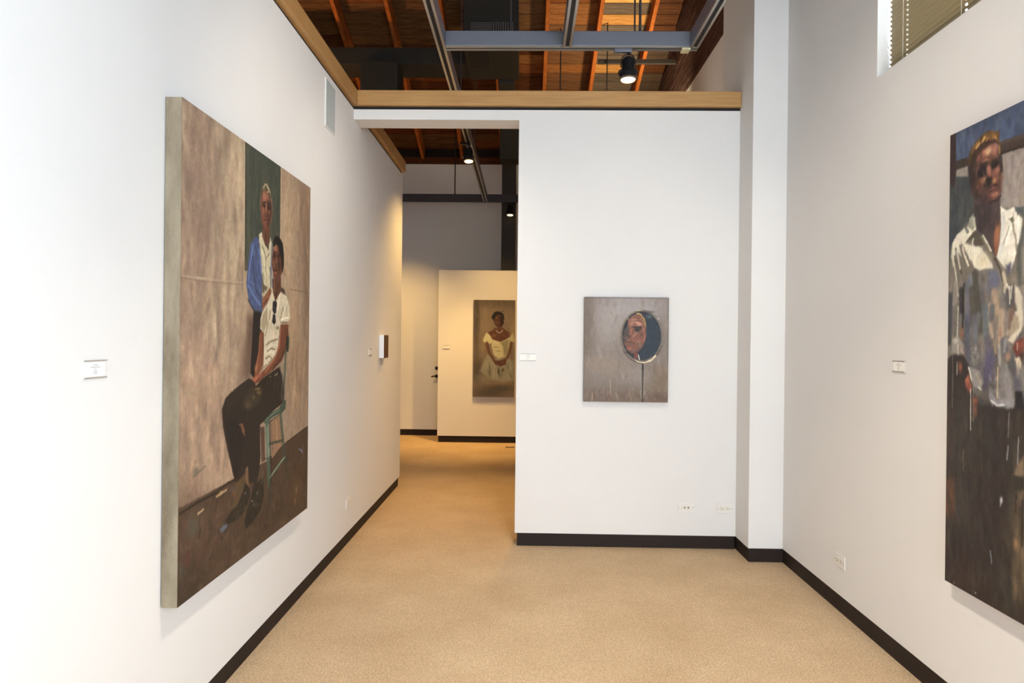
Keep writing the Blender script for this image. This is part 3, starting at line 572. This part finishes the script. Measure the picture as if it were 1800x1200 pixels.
('b',0.7,(84,56,46),[14,587,30,120]),('b',0.8,(96,62,42),[34,344,50,80]),('b',0.7,(100,84,62),[402,370,50,150]),('b',0.7,(92,80,60),[373,168,80,160]),
('b',0.6,(70,48,42),[101,77,120,80]),('b',0.7,(76,66,50),[394,561,40,120]),
('s',380,27,110,16,0.1,[(58,50,46),(74,68,60),(48,40,38),(66,52,44),(82,74,60),(56,56,56),(46,40,40)],[-9,674,417,717,429,7,4,11]),
('s',60,28,90,12,0.1,[(120,100,74),(100,84,62),(132,110,82),(70,60,46)],[395,503,421,527,429,35,362,47,378,247]),
('s',40,29,60,10,0.16,[(110,70,46),(90,56,40),(120,78,50)],[-4,426,60,438,49,259,-1,246]),
('s',90,48,110,30,0.1,[(140,134,124),(90,90,88),(110,108,116),(170,160,146),(80,76,70)],[401,1349,519,1318,604,1016,607,789,417,736]),
('p',6,(120,108,88),[609,702,1247,826,1258,-139,667,-244]),
('s',200,49,150,40,0.08,[(130,116,92),(100,88,70),(84,72,58),(112,100,84)],[609,684,1133,790,1143,35,643,-85]),
('s',120,50,130,26,0.1,[(58,50,46),(74,68,60),(90,78,60)],[418,698,609,702,642,0,429,16]),('b',0.85,(166,96,66),[80,847,12,22]),
('p',3,(168,96,68),[108,798,127,821,148,775,142,753,115,773]),('b',0.8,(170,92,62),[168,726,16,14]),('b',0.8,(140,80,56),[169,692,12,30]),
('b',0.6,(120,66,50),[128,774,14,22]),('p',3,(136,130,128),[127,851,192,837,211,796,199,770,161,776,141,800]),('l',6,(214,204,190),[130,847,147,805]),
('l',8,(160,150,124),[173,827,199,787]),('l',7,(190,182,166),[186,778,199,770]),
('p',4,(132,128,130),[248,782,260,762,284,744,319,747,352,770,374,744,369,720,342,710,308,718,261,718,243,741]),
('s',60,30,-36,9,0.1,[(170,166,162),(140,136,138),(110,108,112),(150,146,150)],[241,823,334,867,368,771,369,724,267,722]),
('l',8,(190,190,184),[255,733,285,720,325,724]),('l',42,(124,118,116),[311,846,324,767]),('l',34,(140,136,134),[340,828,347,749]),
('b',0.7,(88,86,98),[389,801,20,40]),('p',3,(40,38,42),[374,771,406,781,417,717,385,722]),('l',4,(206,196,180),[142,766,145,613]),
('l',4,(120,116,106),[157,797,160,649]),('l',5,(190,168,124),[288,853,287,748]),('l',4,(190,182,166),[62,866,60,818]),
('l',4,(110,106,98),[33,892,34,687]),('l',4,(130,124,124),[348,702,344,615]),('l',5,(150,146,148),[344,584,339,536]),
('l',5,(150,146,146),[393,622,391,530]),('b',0.95,(196,194,196),[314,388,8,12]),('l',4,(170,168,172),[311,379,308,367]),
('l',4,(110,106,84),[103,533,104,456]),('l',4,(150,150,160),[262,196,268,154]),('b',0.9,(190,186,180),[58,10,3,3]),
('b',0.9,(190,190,200),[185,17,4,4]),('p',4,(124,104,80),[384,520,420,565,421,489,373,487]),('p',4,(58,52,42),[368,486,421,493,422,448,369,436]),
('b',0.8,(150,112,74),[388,258,16,20]),('l',6,(52,40,32),[385,424,384,365]),('l',6,(48,40,34),[415,412,415,259]),
]
ART_M = [
('p',0,(136,122,112),[-112,814,678,822,689,-89,-102,-99]),('b',0.9,(162,152,150),[325,660,260,120]),('b',0.6,(168,156,150),[168,539,120,160]),
('b',0.8,(120,104,90),[22,498,50,400]),('b',0.8,(148,130,114),[132,261,200,80]),('b',0.9,(118,98,82),[214,24,400,90]),
('b',0.8,(128,106,82),[548,147,90,120]),('b',0.6,(150,136,124),[370,185,100,60]),('b',0.7,(110,84,68),[530,28,100,50]),
('s',60,41,90,14,0.02,[(160,148,140),(130,114,102),(150,134,122),(118,100,86)],[0,724,581,730,581,5,0,6]),
('s',60,42,50,7,0.09,[(150,124,104),(110,80,66),(96,84,76),(160,136,116)],[7,101,576,108,577,13,8,10]),('l',4,(176,150,130),[63,62,56,6]),
('l',4,(176,156,138),[181,159,190,48]),('l',4,(170,140,112),[316,65,333,10]),('l',4,(120,80,66),[174,48,167,8]),
('l',3,(84,76,74),[0,724,581,726,582,267]),('l',13,(62,56,52),[407,272,410,7]),('l',4,(160,148,132),[397,264,400,27]),
('l',7,(36,32,30),[409,272,409,225]),('l',3,(170,156,136),[418,185,415,27]),
('p',2,(112,102,92),[549,460,547,431,542,403,533,376,521,351,506,328,489,309,469,293,447,282,424,275,401,272,377,274,354,281,332,292,312,307,294,326,278,348,266,373,256,399,251,428,248,457,250,486,255,515,264,542,276,567,291,589,309,608,329,624,350,635,373,642,397,645,420,643,443,636,465,625,485,610,503,591,519,569,531,545,541,518,546,489,549,460]),
('p',2,(46,52,62),[529,464,528,437,523,411,515,387,505,364,491,343,476,326,458,311,439,301,419,294,399,292,378,294,358,300,338,310,320,324,304,341,291,361,280,384,271,409,266,434,264,461,266,488,270,514,278,539,288,562,302,582,317,600,335,614,354,624,374,631,395,633,415,631,436,625,455,615,473,601,489,584,502,564,514,541,522,517,527,491,529,464]),
('p',3,(50,60,72),[417,598,484,582,528,504,529,424,487,325,408,296,377,304]),
('s',60,43,40,6,0.08,[(44,54,66),(60,72,84),(52,60,72)],[429,574,500,559,525,464,487,345,408,312]),('b',0.8,(92,104,104),[452,598,30,16]),
('b',0.7,(100,72,66),[452,630,40,6]),
('l',5,(150,134,110),[252,457,253,476,255,494,259,512,264,529,270,546,278,562,287,577,297,590,308,602,320,613,333,622,347,629]),
('l',5,(196,180,130),[357,637,397,641]),
('l',5,(84,66,54),[540,396,534,377,526,359,516,341,504,326,492,312,478,300,463,290,447,282,431,276,414,273,397,272,380,274,363,278,347,284,331,293,316,303,303,316,290,330,279,346,270,364]),
('l',4,(146,132,118),[469,615,483,605,495,592,506,577,516,561,525,544,532,526,537,507,541,487,542,467,542,447,541,427,537,407,531,388,524,370]),
('l',5,(132,120,108),[351,289,338,295,325,304,313,314,302,325,292,338,283,352,275,367,268,383,263,400,258,417,256,435,254,453,255,471,256,488]),
('l',5,(30,32,40),[288,374,282,390,277,406,273,423,271,441,270,458,271,476,273,493,276,510,281,527,287,542,295,557,303,571,313,583,323,594]),
('l',4,(40,44,50),[462,605,476,594,488,580,499,565,509,548,517,529,523,510,527,489,529,468,529,447,527,427,523,406,517,387,509,368,500,351]),
('p',1,(214,196,160),[349,300,377,284,424,281,471,305,495,333,503,321,464,285,417,271,369,278]),('b',0.9,(220,214,200),[302,580,4,4]),
('b',0.9,(226,222,210),[512,583,5,5]),
('p',2,(132,86,68),[303,569,334,605,373,621,405,597,425,558,430,483,426,439,411,399,392,367,364,343,329,339,301,358,281,398,268,453,280,501,299,525]),
('p',3,(84,72,68),[272,501,303,533,312,462,296,422,273,422]),('b',0.9,(176,122,98),[338,569,30,22]),('b',0.8,(206,150,124),[382,542,20,14]),
('b',0.7,(190,130,104),[327,541,16,16]),('p',2,(72,60,56),[339,525,398,530,398,510,382,490,351,494]),('b',0.9,(30,30,34),[365,504,9,5]),
('b',0.7,(150,110,92),[363,478,18,6]),('l',4,(60,46,44),[335,521,394,526]),('l',6,(184,110,88),[327,509,319,470]),('b',0.8,(60,40,38),[316,458,12,6]),
('b',0.7,(176,120,98),[339,458,12,8]),('b',0.6,(150,92,76),[359,442,16,16]),('l',4,(64,44,44),[284,418,320,418,356,403]),
('b',0.8,(108,84,84),[316,402,20,5]),('b',0.9,(176,96,80),[317,374,16,7]),('b',0.7,(150,76,66),[305,386,8,5]),('b',0.7,(96,88,82),[341,355,24,7]),
('b',0.7,(128,108,98),[387,403,10,20]),('l',8,(180,104,88),[422,471,415,423]),('b',0.8,(168,112,94),[410,502,6,20]),
('p',1,(120,66,58),[345,343,372,359,373,296,345,303]),('l',6,(220,212,196),[376,328,385,296]),('b',0.7,(60,40,40),[305,347,20,10]),
('l',8,(176,136,76),[361,617,389,613,413,582,425,534]),('l',4,(220,190,120),[369,621,393,609]),
('s',30,44,14,3,0.2,[(206,170,100),(150,110,60),(110,80,50)],[365,621,397,621,429,574,430,503,414,534]),('l',3,(96,70,60),[322,581,358,589,381,581]),
('l',3,(110,74,62),[318,561,350,569,390,558]),('b',0.8,(214,160,134),[370,553,16,7]),('b',0.8,(120,76,62),[331,529,6,8]),
('b',0.7,(200,140,116),[351,470,9,6]),('b',0.7,(92,62,56),[398,471,10,14]),('b',0.7,(170,116,96),[375,423,12,10]),('b',0.8,(140,92,78),[292,446,8,12]),
('b',0.7,(190,120,100),[304,430,8,4]),('l',4,(150,100,84),[328,446,352,422,360,395]),('b',0.6,(84,70,68),[376,367,16,10]),
('s',40,45,12,4,0.1,[(196,136,112),(140,92,76),(110,74,64),(172,112,92),(100,88,84)],[303,557,365,605,413,558,423,439,376,351,305,358,277,422]),
]
ART_B = [
('p',0,(146,120,88),[-106,1573,692,1580,711,-172,-87,-183]),('b',0.8,(112,90,64),[296,1337,500,90]),('b',0.8,(150,124,88),[140,1017,110,180]),
('b',0.8,(172,144,100),[564,942,60,200]),('b',0.9,(90,74,54),[43,1095,50,500]),('b',0.9,(96,80,60),[67,378,90,200]),
('b',0.8,(90,76,58),[230,61,260,80]),('b',0.8,(150,126,90),[144,698,60,120]),
('s',140,61,90,16,0.05,[(140,114,80),(156,130,92),(120,98,70)],[9,1350,567,1356,581,65,7,58]),
('p',12,(160,148,116),[200,603,289,540,464,558,576,495,579,240,436,207,228,252,99,362,130,458]),
('s',60,62,110,18,0.1,[(190,178,144),(140,130,100),(160,148,114),(110,100,76)],[145,538,576,495,579,240,228,268]),
('b',0.6,(150,138,106),[132,267,90,80]),('b',0.7,(84,72,54),[389,127,200,50]),('b',0.6,(100,88,64),[235,380,12,110]),
('b',0.6,(106,94,70),[363,349,14,90]),('p',4,(214,198,140),[134,801,181,906,246,858,270,779,239,747,143,770]),
('p',4,(200,184,126),[509,829,548,909,589,782,526,766]),
('p',4,(206,190,134),[254,811,318,795,382,772,477,821,517,845,502,702,464,574,353,541,288,588,255,715]),('b',0.6,(120,108,76),[319,700,40,8]),
('b',0.6,(130,116,84),[352,644,40,7]),('p',8,(156,144,100),[382,764,493,813,488,606,432,573,415,701]),('l',10,(226,212,160),[278,779,350,748]),
('p',4,(112,66,42),[205,906,269,938,300,971,412,972,460,932,516,909,501,845,414,788,366,780,270,811]),('b',0.8,(150,96,60),[285,859,30,26]),
('b',0.8,(130,70,50),[429,860,26,26]),('b',0.7,(60,34,26),[389,828,8,22]),('b',0.9,(176,104,66),[500,893,10,18]),
('p',3,(106,62,40),[290,1130,346,1162,410,1131,427,1052,404,988,356,963,308,1003,283,1066]),('p',3,(60,36,26),[362,1131,410,1131,427,1036,380,979]),
('b',0.8,(156,96,62),[322,1114,14,14]),('b',0.7,(150,90,58),[323,1043,12,10]),('b',0.9,(36,24,20),[327,1082,12,5]),
('b',0.8,(36,24,20),[387,1083,12,5]),('l',6,(70,36,28),[324,1011,371,1011]),('b',0.6,(150,92,64),[355,1043,6,10]),
('p',4,(36,28,22),[251,1114,274,1178,322,1202,377,1195,418,1163,434,1084,410,1099,386,1147,330,1154,299,1114,283,1066]),
('b',0.7,(190,180,150),[274,1170,8,6]),('b',0.6,(180,120,100),[361,1210,6,5]),('l',6,(40,30,24),[393,1195,425,1211]),
('l',7,(222,210,176),[316,939,341,907,373,900,412,940]),('l',32,(100,56,34),[191,762,224,619,289,524]),('l',30,(104,60,38),[534,766,511,622,449,510]),
('l',12,(150,92,58),[167,746,208,603]),('l',10,(140,80,50),[518,734,488,606]),('p',5,(110,64,42),[273,524,353,509,448,542,465,462,386,429,306,460]),
('b',0.7,(150,94,62),[401,493,16,10]),('l',5,(60,36,26),[353,509,386,445]),('b',0.7,(60,48,34),[355,365,14,40]),('b',0.7,(70,50,36),[418,382,20,26]),
]
# ============================================================ small wall fittings
PLATE = mat('white_plastic', (224, 222, 218), .4, spec=.4); SLOT = mat('dark_slot', (104, 98, 94), .6)
BJ = mat('black_jack', (40, 34, 32), .6); FACE = mat('receptacle_face', (222, 216, 206), .4)
def frame(axis, u, v, plane):            # local (a across, b up, c out) -> world matrix
    if axis == 'back': return Matrix(((1, 0, 0, u), (0, 0, -1, plane), (0, 1, 0, v), (0, 0, 0, 1)))
    if axis == 'left': return Matrix(((0, 0, 1, plane), (1, 0, 0, u), (0, 1, 0, v), (0, 0, 0, 1)))
    return Matrix(((0, 0, -1, plane), (-1, 0, 0, u), (0, 1, 0, v), (0, 0, 0, 1)))
def part(t, name, lst, m, bev=0):
    bm = bmesh.new()
    for q in lst: box_bm(bm, *q)
    return link(name, fin(bm, name, bev), m, t)
def root(name, F, label, cat, group=None):
    t = empty(name, (0, 0, 0), label, cat, group); t.matrix_world = F; return t
def outlet(F, label, kind='duplex'):
    t = root('wall_outlet', F, label, 'outlet', 'white electrical outlets low on the walls')
    part(t, 'cover_plate', [(-.057, .057, -.035, .035, .0002, .006)], PLATE, .0018)
    if kind == 'duplex':
        for s_ in (-1, 1):
            f = part(t, 'receptacle', [(s_*.0195-.0145, s_*.0195+.0145, -.0155, .0155, .006, .0085)], FACE, .001)
            part(f, 'slot', [(s_*.0195-.006, s_*.0195+.001, .004, .0066, .0085, .0092), (s_*.0195-.006, s_*.0195+.001, -.0066, -.004, .0085, .0092), (s_*.0195+.0055, s_*.0195+.010, -.0024, .0024, .0085, .0092)], SLOT)
    else:
        f = part(t, 'receptacle', [(-.034, .034, -.0165, .0165, .006, .0085)], FACE, .001)
        for s_ in (-.011, .014):
            part(f, 'jack', [(s_-.004, s_+.004, -.005, .005, .0085, .0095)], BJ)
    for s_ in (-.048, .048):
        bm = bmesh.new(); lathe(bm, [(.003, .006), (.003, .0075), (.001, .008)], 10, Matrix.Translation((s_, 0, 0))); link('screw', fin(bm, 'screw'), mat('screw_grey', (150, 146, 140), .4, metal=.5), t)
outlet(frame('back', 1.142, .290, D), 'white wall plate with two dark jacks, left of the pair under the small portrait', 'jack')
outlet(frame('back', 1.411, .287, D), 'white duplex outlet beside the pier, right of the pair on the back wall')
outlet(frame('left', 4.753, .298, XL), 'white duplex outlet low on the left wall past the couple painting')
outlet(frame('right', 3.713, .279, XR), 'white duplex outlet low on the right wall')
INK = mat('grey_ink', (150, 148, 146), .8); CARD = mat('label_card', (236, 234, 228), .8); ACR = mat('clear_label_holder', (214, 210, 204), .2, spec=.6)
LIPM = mat('label_holder_lip', (158, 150, 142), .35)
def placard(F, label, w=.102, h=.052):
    t = root('label_placard', F, label, 'placard', 'small white title placards beside the paintings')
    part(t, 'holder', [(-w/2, w/2, -h/2, h/2, .0002, .0035)], ACR)
    part(t, 'card', [(-w/2+.004, w/2-.004, -h/2+.005, h/2-.005, .0035, .0042)], CARD)
    part(t, 'holder_lip', [(-w/2, w/2, h/2-.003, h/2, .0035, .007)], LIPM); part(t, 'holder_lip', [(-w/2, w/2, -h/2, -h/2+.003, .0035, .007)], LIPM)
    rr = random.Random(3)
    rows = []
    for z, ww in ((.012, .020), (.006, .046), (-.001, .012), (-.007, .018), (-.012, .014)):
        x = -ww/2
        while x < ww/2:
            l_ = rr.uniform(.002, .005); rows.append((x, min(x+l_, ww/2), z-.001, z+.001, .0042, .0045)); x += l_+.0012
    o = part(t, 'print', rows, INK); o['kind'] = 'stuff'
placard(frame('left', 1.924, 1.354, XL), 'white title placard left of the large couple painting')
placard(frame('left', 5.391, 1.344, XL), 'title placard beside the tiny dark box painting')
placard(frame('back', .021, 1.331, D), 'faint white title placard at the doorway edge of the back wall', .112, .05)
placard(frame('right', 3.157, 1.349, XR), 'title placard left of the painting of the man in a white shirt')
placard(frame('back', -1.11, 1.343, 9.6), 'title placard left of the painting of a woman in a white dress')
# in-wall speaker
t = root('wall_speaker', frame('left', 4.214, 2.883, XL), 'flush grey rectangular grille high on the left wall under the oak trim', 'speaker')
part(t, 'bezel', [(-.104, .104, -.149, .149, .0002, .006)], PLATE, .002)
GR = mat('grey_grille', (172, 180, 180), .7, var=.05, scale=300)
part(t, 'grille', [(-.094, .094, -.139, .139, .006, .008)], GR)
# door hardware on the far wall
t = root('door_handle', frame('back', -1.325, .895, 10.25), 'black lever handle on the far wall beside the partition edge', 'handle')
BK = mat('black_hardware', (28, 24, 22), .35, metal=.5)
bm = bmesh.new(); lathe(bm, [(.026, .0002), (.026, .01), (.012, .014), (.011, .05)], 20); link('rose', fin(bm, 'rose'), BK, t)
bm = bmesh.new(); tube(bm, [(0, 0, .046), (-.03, .002, .05), (-.05, -.002, .05), (-.075, -.01, .046)], .010, 10); smooth(link('lever', fin(bm, 'lever'), BK, t))
t = root('deadbolt', frame('back', -1.325, 1.016, 10.25), 'round black deadbolt above the lever handle on the far wall', 'lock')
bm = bmesh.new(); lathe(bm, [(.026, .0002), (.026, .012), (.018, .018), (.016, .022)], 20); link('lock_body', fin(bm, 'lock'), BK, t)
part(t, 'thumb_turn', [(-.004, .004, -.016, .016, .022, .034)], BK, .001)
# flat floor plate near the partition
fp = boxes('floor_plate', [(-.25, -.13, 9.19, 9.245, .0, .006)], mat('bronze_floor_plate', (92, 66, 40), .4, metal=.4), bevel=.0015)
tag(fp, 'small dark brown floor outlet cover on the carpet before the partition', 'floor plate')

# ============================================================ paintings
def srgb2lin(a): return np.where(a <= .04045, a/12.92, ((a+.055)/1.055)**2.4)
def hexc(h): return np.array(h, float)/255
def paint(us, vs, ops, grain=1.0, seed=1, warp=1.0):
    """rasterise painting ops (millimetre coordinates) on the vertex grid us x vs"""
    U, V = np.meshgrid(us, vs); A = np.full(U.shape+(3,), .5)
    def win(x0, x1, y0, y1):
        i0, i1 = np.searchsorted(us, [x0, x1]); j0, j1 = np.searchsorted(vs, [y0, y1])
        return slice(max(j0-1, 0), min(j1+1, len(vs))), slice(max(i0-1, 0), min(i1+1, len(us)))
    def mixin(w, a, c): A[w] = A[w]*(1-a[..., None])+c*a[..., None]
    def seg(P, Q, x, y):
        d = Q-P; t = np.clip(((x-P[0])*d[0]+(y-P[1])*d[1])/max(d@d, 1e-9), 0, 1)
        return np.hypot(x-P[0]-t*d[0], y-P[1]-t*d[1]), t
    def inside(pts, x, y):
        r = np.zeros(np.shape(x), bool)
        for (xa, ya), (xb, yb) in zip(pts, np.roll(pts, -1, 0)):
            if ya == yb: continue
            c = ((ya > y) != (yb > y)) & (x < (xb-xa)*(y-ya)/(yb-ya)+xa); r ^= c
        return r
    for o in ops:
        if o[0] == 'p':
            f = max(o[1]*3.0, 2.2); pts = np.array(o[3], float).reshape(-1, 2); c = hexc(o[2])
            w = win(pts[:, 0].min()-f, pts[:, 0].max()+f, pts[:, 1].min()-f, pts[:, 1].max()+f)
            x, y = U[w], V[w]
            if x.size == 0: continue
            dm = np.full(x.shape, 1e9)
            for P, Q in zip(pts, np.roll(pts, -1, 0)): dm = np.minimum(dm, seg(P, Q, x, y)[0])
            sd = np.where(inside(pts, x, y), dm, -dm); mixin(w, np.clip(.5+sd/f, 0, 1), c)
        elif o[0] == 'l':
            pts = np.array(o[3], float).reshape(-1, 2); c = hexc(o[2]); r = o[1]*.55; f = 2.4+max(0, o[1]-6)*.45
            w = win(pts[:, 0].min()-r-f, pts[:, 0].max()+r+f, pts[:, 1].min()-r-f, pts[:, 1].max()+r+f)
            x, y = U[w], V[w]
            if x.size == 0: continue
            dm = np.full(x.shape, 1e9)
            for P, Q in zip(pts, pts[1:]): dm = np.minimum(dm, seg(P, Q, x, y)[0])
            mixin(w, (.88 if o[1] < 12 else .72)*np.clip((r-dm)/f+.5, 0, 1), c)
        elif o[0] == 'b':
            cx, cy, rx, ry = o[3]; w = win(cx-rx*2.2, cx+rx*2.2, cy-ry*2.2, cy+ry*2.2); x, y = U[w], V[w]
            if x.size == 0: continue
            q = ((x-cx)/rx)**2+((y-cy)/ry)**2; mixin(w, o[1]*np.exp(-1.1*q**1.3), hexc(o[2]))
        else:
            _, n, sd_, ln, wd, jit, cols, P = o; rr = random.Random(sd_); pts = np.array(P, float).reshape(-1, 2)
            x0, y0 = pts.min(0); x1, y1 = pts.max(0); k_ = 0; tries = 0
            while k_ < n and tries < n*12:
                tries += 1
                px, py = rr.uniform(x0, x1), rr.uniform(y0, y1)
                if not inside(pts, np.array(px), np.array(py)): continue
                k_ += 1
                a = PI/2+rr.gauss(0, .22) if ln > 0 else rr.uniform(0, PI)
                L_ = abs(ln)*rr.uniform(.4, 1.1)/2; w_ = wd*rr.uniform(.6, 1.3)
                A_, B_ = np.array([px-L_*math.cos(a), py-L_*math.sin(a)]), np.array([px+L_*math.cos(a), py+L_*math.sin(a)])
                if not inside(pts, *A_): A_ = np.array([px, py])
                if not inside(pts, *B_): B_ = np.array([px, py])
                c = np.clip(hexc(rr.choice(cols))*(1+rr.uniform(-jit, jit)), 0, 1)
                w = win(min(A_[0], B_[0])-w_, max(A_[0], B_[0])+w_, min(A_[1], B_[1])-w_, max(A_[1], B_[1])+w_); x, y = U[w], V[w]
                if x.size == 0: continue
                dd, t_ = seg(A_, B_, x, y); mixin(w, (.22+.33*rr.random())*np.clip(1-(dd/w_)**2, 0, 1)*(1-.5*np.abs(2*t_-1)), c)
    g = np.random.default_rng(seed)
    def vnoise(cx, cy):                         # smooth value noise with cell size cx, cy (mm)
        L_ = g.normal(0, 1, (int(vs[-1]/cy)+4, int(us[-1]/cx)+4)); fx, fy = U/cx+1, V/cy+1
        i, j = fx.astype(int), fy.astype(int); a, b = fx-i, fy-j; a = a*a*(3-2*a); b = b*b*(3-2*b)
        return (L_[j, i]*(1-a)+L_[j, i+1]*a)*(1-b)+(L_[j+1, i]*(1-a)+L_[j+1, i+1]*a)*b
    # drag the wet paint a little so that edges break up like brushwork
    dx = warp*(1.5*vnoise(7, 16)+.9*vnoise(4, 7)); dy = warp*(2.0*vnoise(9, 20)+1.1*vnoise(5, 8))
    fx = np.clip(np.interp(U+dx, us, np.arange(len(us))), 0, len(us)-1.001); fy = np.clip(np.interp(V+dy, vs, np.arange(len(vs))), 0, len(vs)-1.001)
    i, j = fx.astype(int), fy.astype(int); a, b = (fx-i)[..., None], (fy-j)[..., None]
    A = (A[j, i]*(1-a)+A[j, i+1]*a)*(1-b)+(A[j+1, i]*(1-a)+A[j+1, i+1]*a)*b
    A *= (1+grain*(.045*vnoise(6, 26)+.035*vnoise(14, 14)+.03*vnoise(4, 8)))[..., None]
    A += grain*.008*np.stack([vnoise(16, 22), vnoise(16, 22), vnoise(16, 22)], -1)
    A = np.clip(A, 0, 1); vert = g.normal(0, 1, (len(vs)//6+2, len(us)))
    vert = np.repeat(vert, 6, 0)[:len(vs)]; A *= (1+.022*grain*vert+.018*g.normal(0, 1, U.shape))[..., None]
    lum = (A@np.array([.3, .59, .11]))[..., None]; A = A*.82+lum*.18
    return np.clip(A, 0, 1)
def canvas(name, F, w, h, depth, us, ops, tint, label, edge_mat, seed=1, nv=300, bumpy=.35, warp=1.0):
    t = root(name, F, label, 'painting', 'frameless stretched portraits')
    vs = np.linspace(0, h*1000, nv); us = np.array(us, float)
    A = srgb2lin(paint(us, vs, ops, bumpy*1.5, seed, warp))**1.14*np.array(tint)
    U, V = np.meshgrid(us, vs); n, m = len(us), len(vs)
    co = np.stack([U/1000-w/2, V/1000-h/2, np.full(U.shape, depth)], -1).reshape(-1, 3)
    i = np.arange(n*(m)).reshape(m, n); q = np.stack([i[:-1, :-1], i[:-1, 1:], i[1:, 1:], i[1:, :-1]], -1).reshape(-1, 4)
    me = bpy.data.meshes.new('painted_surface'); me.vertices.add(len(co)); me.vertices.foreach_set('co', co.ravel())
    me.loops.add(q.size); me.loops.foreach_set('vertex_index', q.ravel().astype(np.int32))
    me.polygons.add(len(q)); me.polygons.foreach_set('loop_start', np.arange(0, q.size, 4, dtype=np.int32)); me.polygons.foreach_set('loop_total', np.full(len(q), 4, dtype=np.int32))
    me.update()
    ca = me.color_attributes.new('pigment', 'FLOAT_COLOR', 'POINT')
    ca.data.foreach_set('color', np.concatenate([A.reshape(-1, 3), np.ones((len(co), 1))], 1).ravel().astype(np.float32))
    mt = bpy.data.materials.new(name+'_oil_paint'); mt.use_nodes = True; N = mt.node_tree.nodes; L = mt.node_tree.links; b = N['Principled BSDF']
    at = N.new('ShaderNodeAttribute'); at.attribute_name = 'pigment'; L.new(at.outputs['Color'], b.inputs['Base Color'])
    b.inputs['Roughness'].default_value = .55; b.inputs['Specular IOR Level'].default_value = .3
    tc = N.new('ShaderNodeTexCoord'); mp = N.new('ShaderNodeMapping'); mp.inputs['Scale'].default_value = (1, .35, 1)
    no = N.new('ShaderNodeTexNoise'); no.inputs['Scale'].default_value = 110; no.inputs['Detail'].default_value = 5
    bp = N.new('ShaderNodeBump'); bp.inputs['Strength'].default_value = bumpy; bp.inputs['Distance'].default_value = .002
    L.new(tc.outputs['Object'], mp.inputs[0]); L.new(mp.outputs[0], no.inputs[0]); L.new(no.outputs[0], bp.inputs['Height']); L.new(bp.outputs[0], b.inputs['Normal'])
    link('painted_surface', me, mt, t)
    part(t, 'stretched_canvas', [(-w/2, w/2, -h/2, h/2, .004, depth-.0006)], edge_mat)
    return t
LINEN = mat('raw_linen_edge', (154, 142, 120), .9, col2=(110, 97, 77), scale=14, stretch=(1, .3, 1), bump=.5, bscale=300)
DEDGE = mat('dark_canvas_edge', (104, 92, 84), .8); REDGE = mat('red_brown_canvas_edge', (150, 84, 76), .8, var=.2)
def ln(a, b, n): return list(np.linspace(a, b, n))
canvas('couple_painting', frame('left', 2.289+.69, .53+.865, XL), 1.38, 1.73, .06, ln(0, 1380, 330), ART_L, (1.04, 1.02, .96),
       'large painting of a woman in blue cardigan behind a seated man', LINEN, 1, 560, .35, .38)
canvas('shirt_painting', frame('right', 2.737-.6, .518+.88, XR), 1.2, 1.76, .04, ln(0, 520, 220)+ln(528, 1200, 85), ART_R, (1.16, 1.19, 1.22),
       'tall painting of a blond man in an open white shirt on the right wall', REDGE, 2, 580, .35, .5)
canvas('mirror_painting', frame('back', .413+.2925, 1.027+.365, D), .585, .73, .04, ln(0, 585, 240), ART_M, (1.14, 1.18, 1.2),
       'small grey painting of a face in an oval mirror on the back wall', DEDGE, 3, 290, .2, .25)
canvas('dress_painting', frame('back', -.725+.29, .648+.68, 9.6), .58, 1.36, .04, ln(0, 580, 170), ART_B, (.76, .88, 1.2),
       'painting of a woman in a white dress and pearls seen through the doorway', DEDGE, 4, 300, .2, .5)
# tiny deep box painting past the outlet on the left wall
t = root('box_painting', frame('left', 5.822, 1.383, XL), 'tiny dark brown painting on a deep white box panel, left wall by the doorway', 'painting')
part(t, 'box_panel', [(-.09, .09, -.097, .097, .0002, .039)], mat('white_panel_side', (228, 228, 230), .6), .001)
part(t, 'painted_face', [(-.09, .09, -.097, .097, .039, .041)], mat('dark_brown_paint', (96, 64, 36), .6, col2=(64, 38, 22), scale=22, stretch=(3, .6, 1), bump=.2), 0)
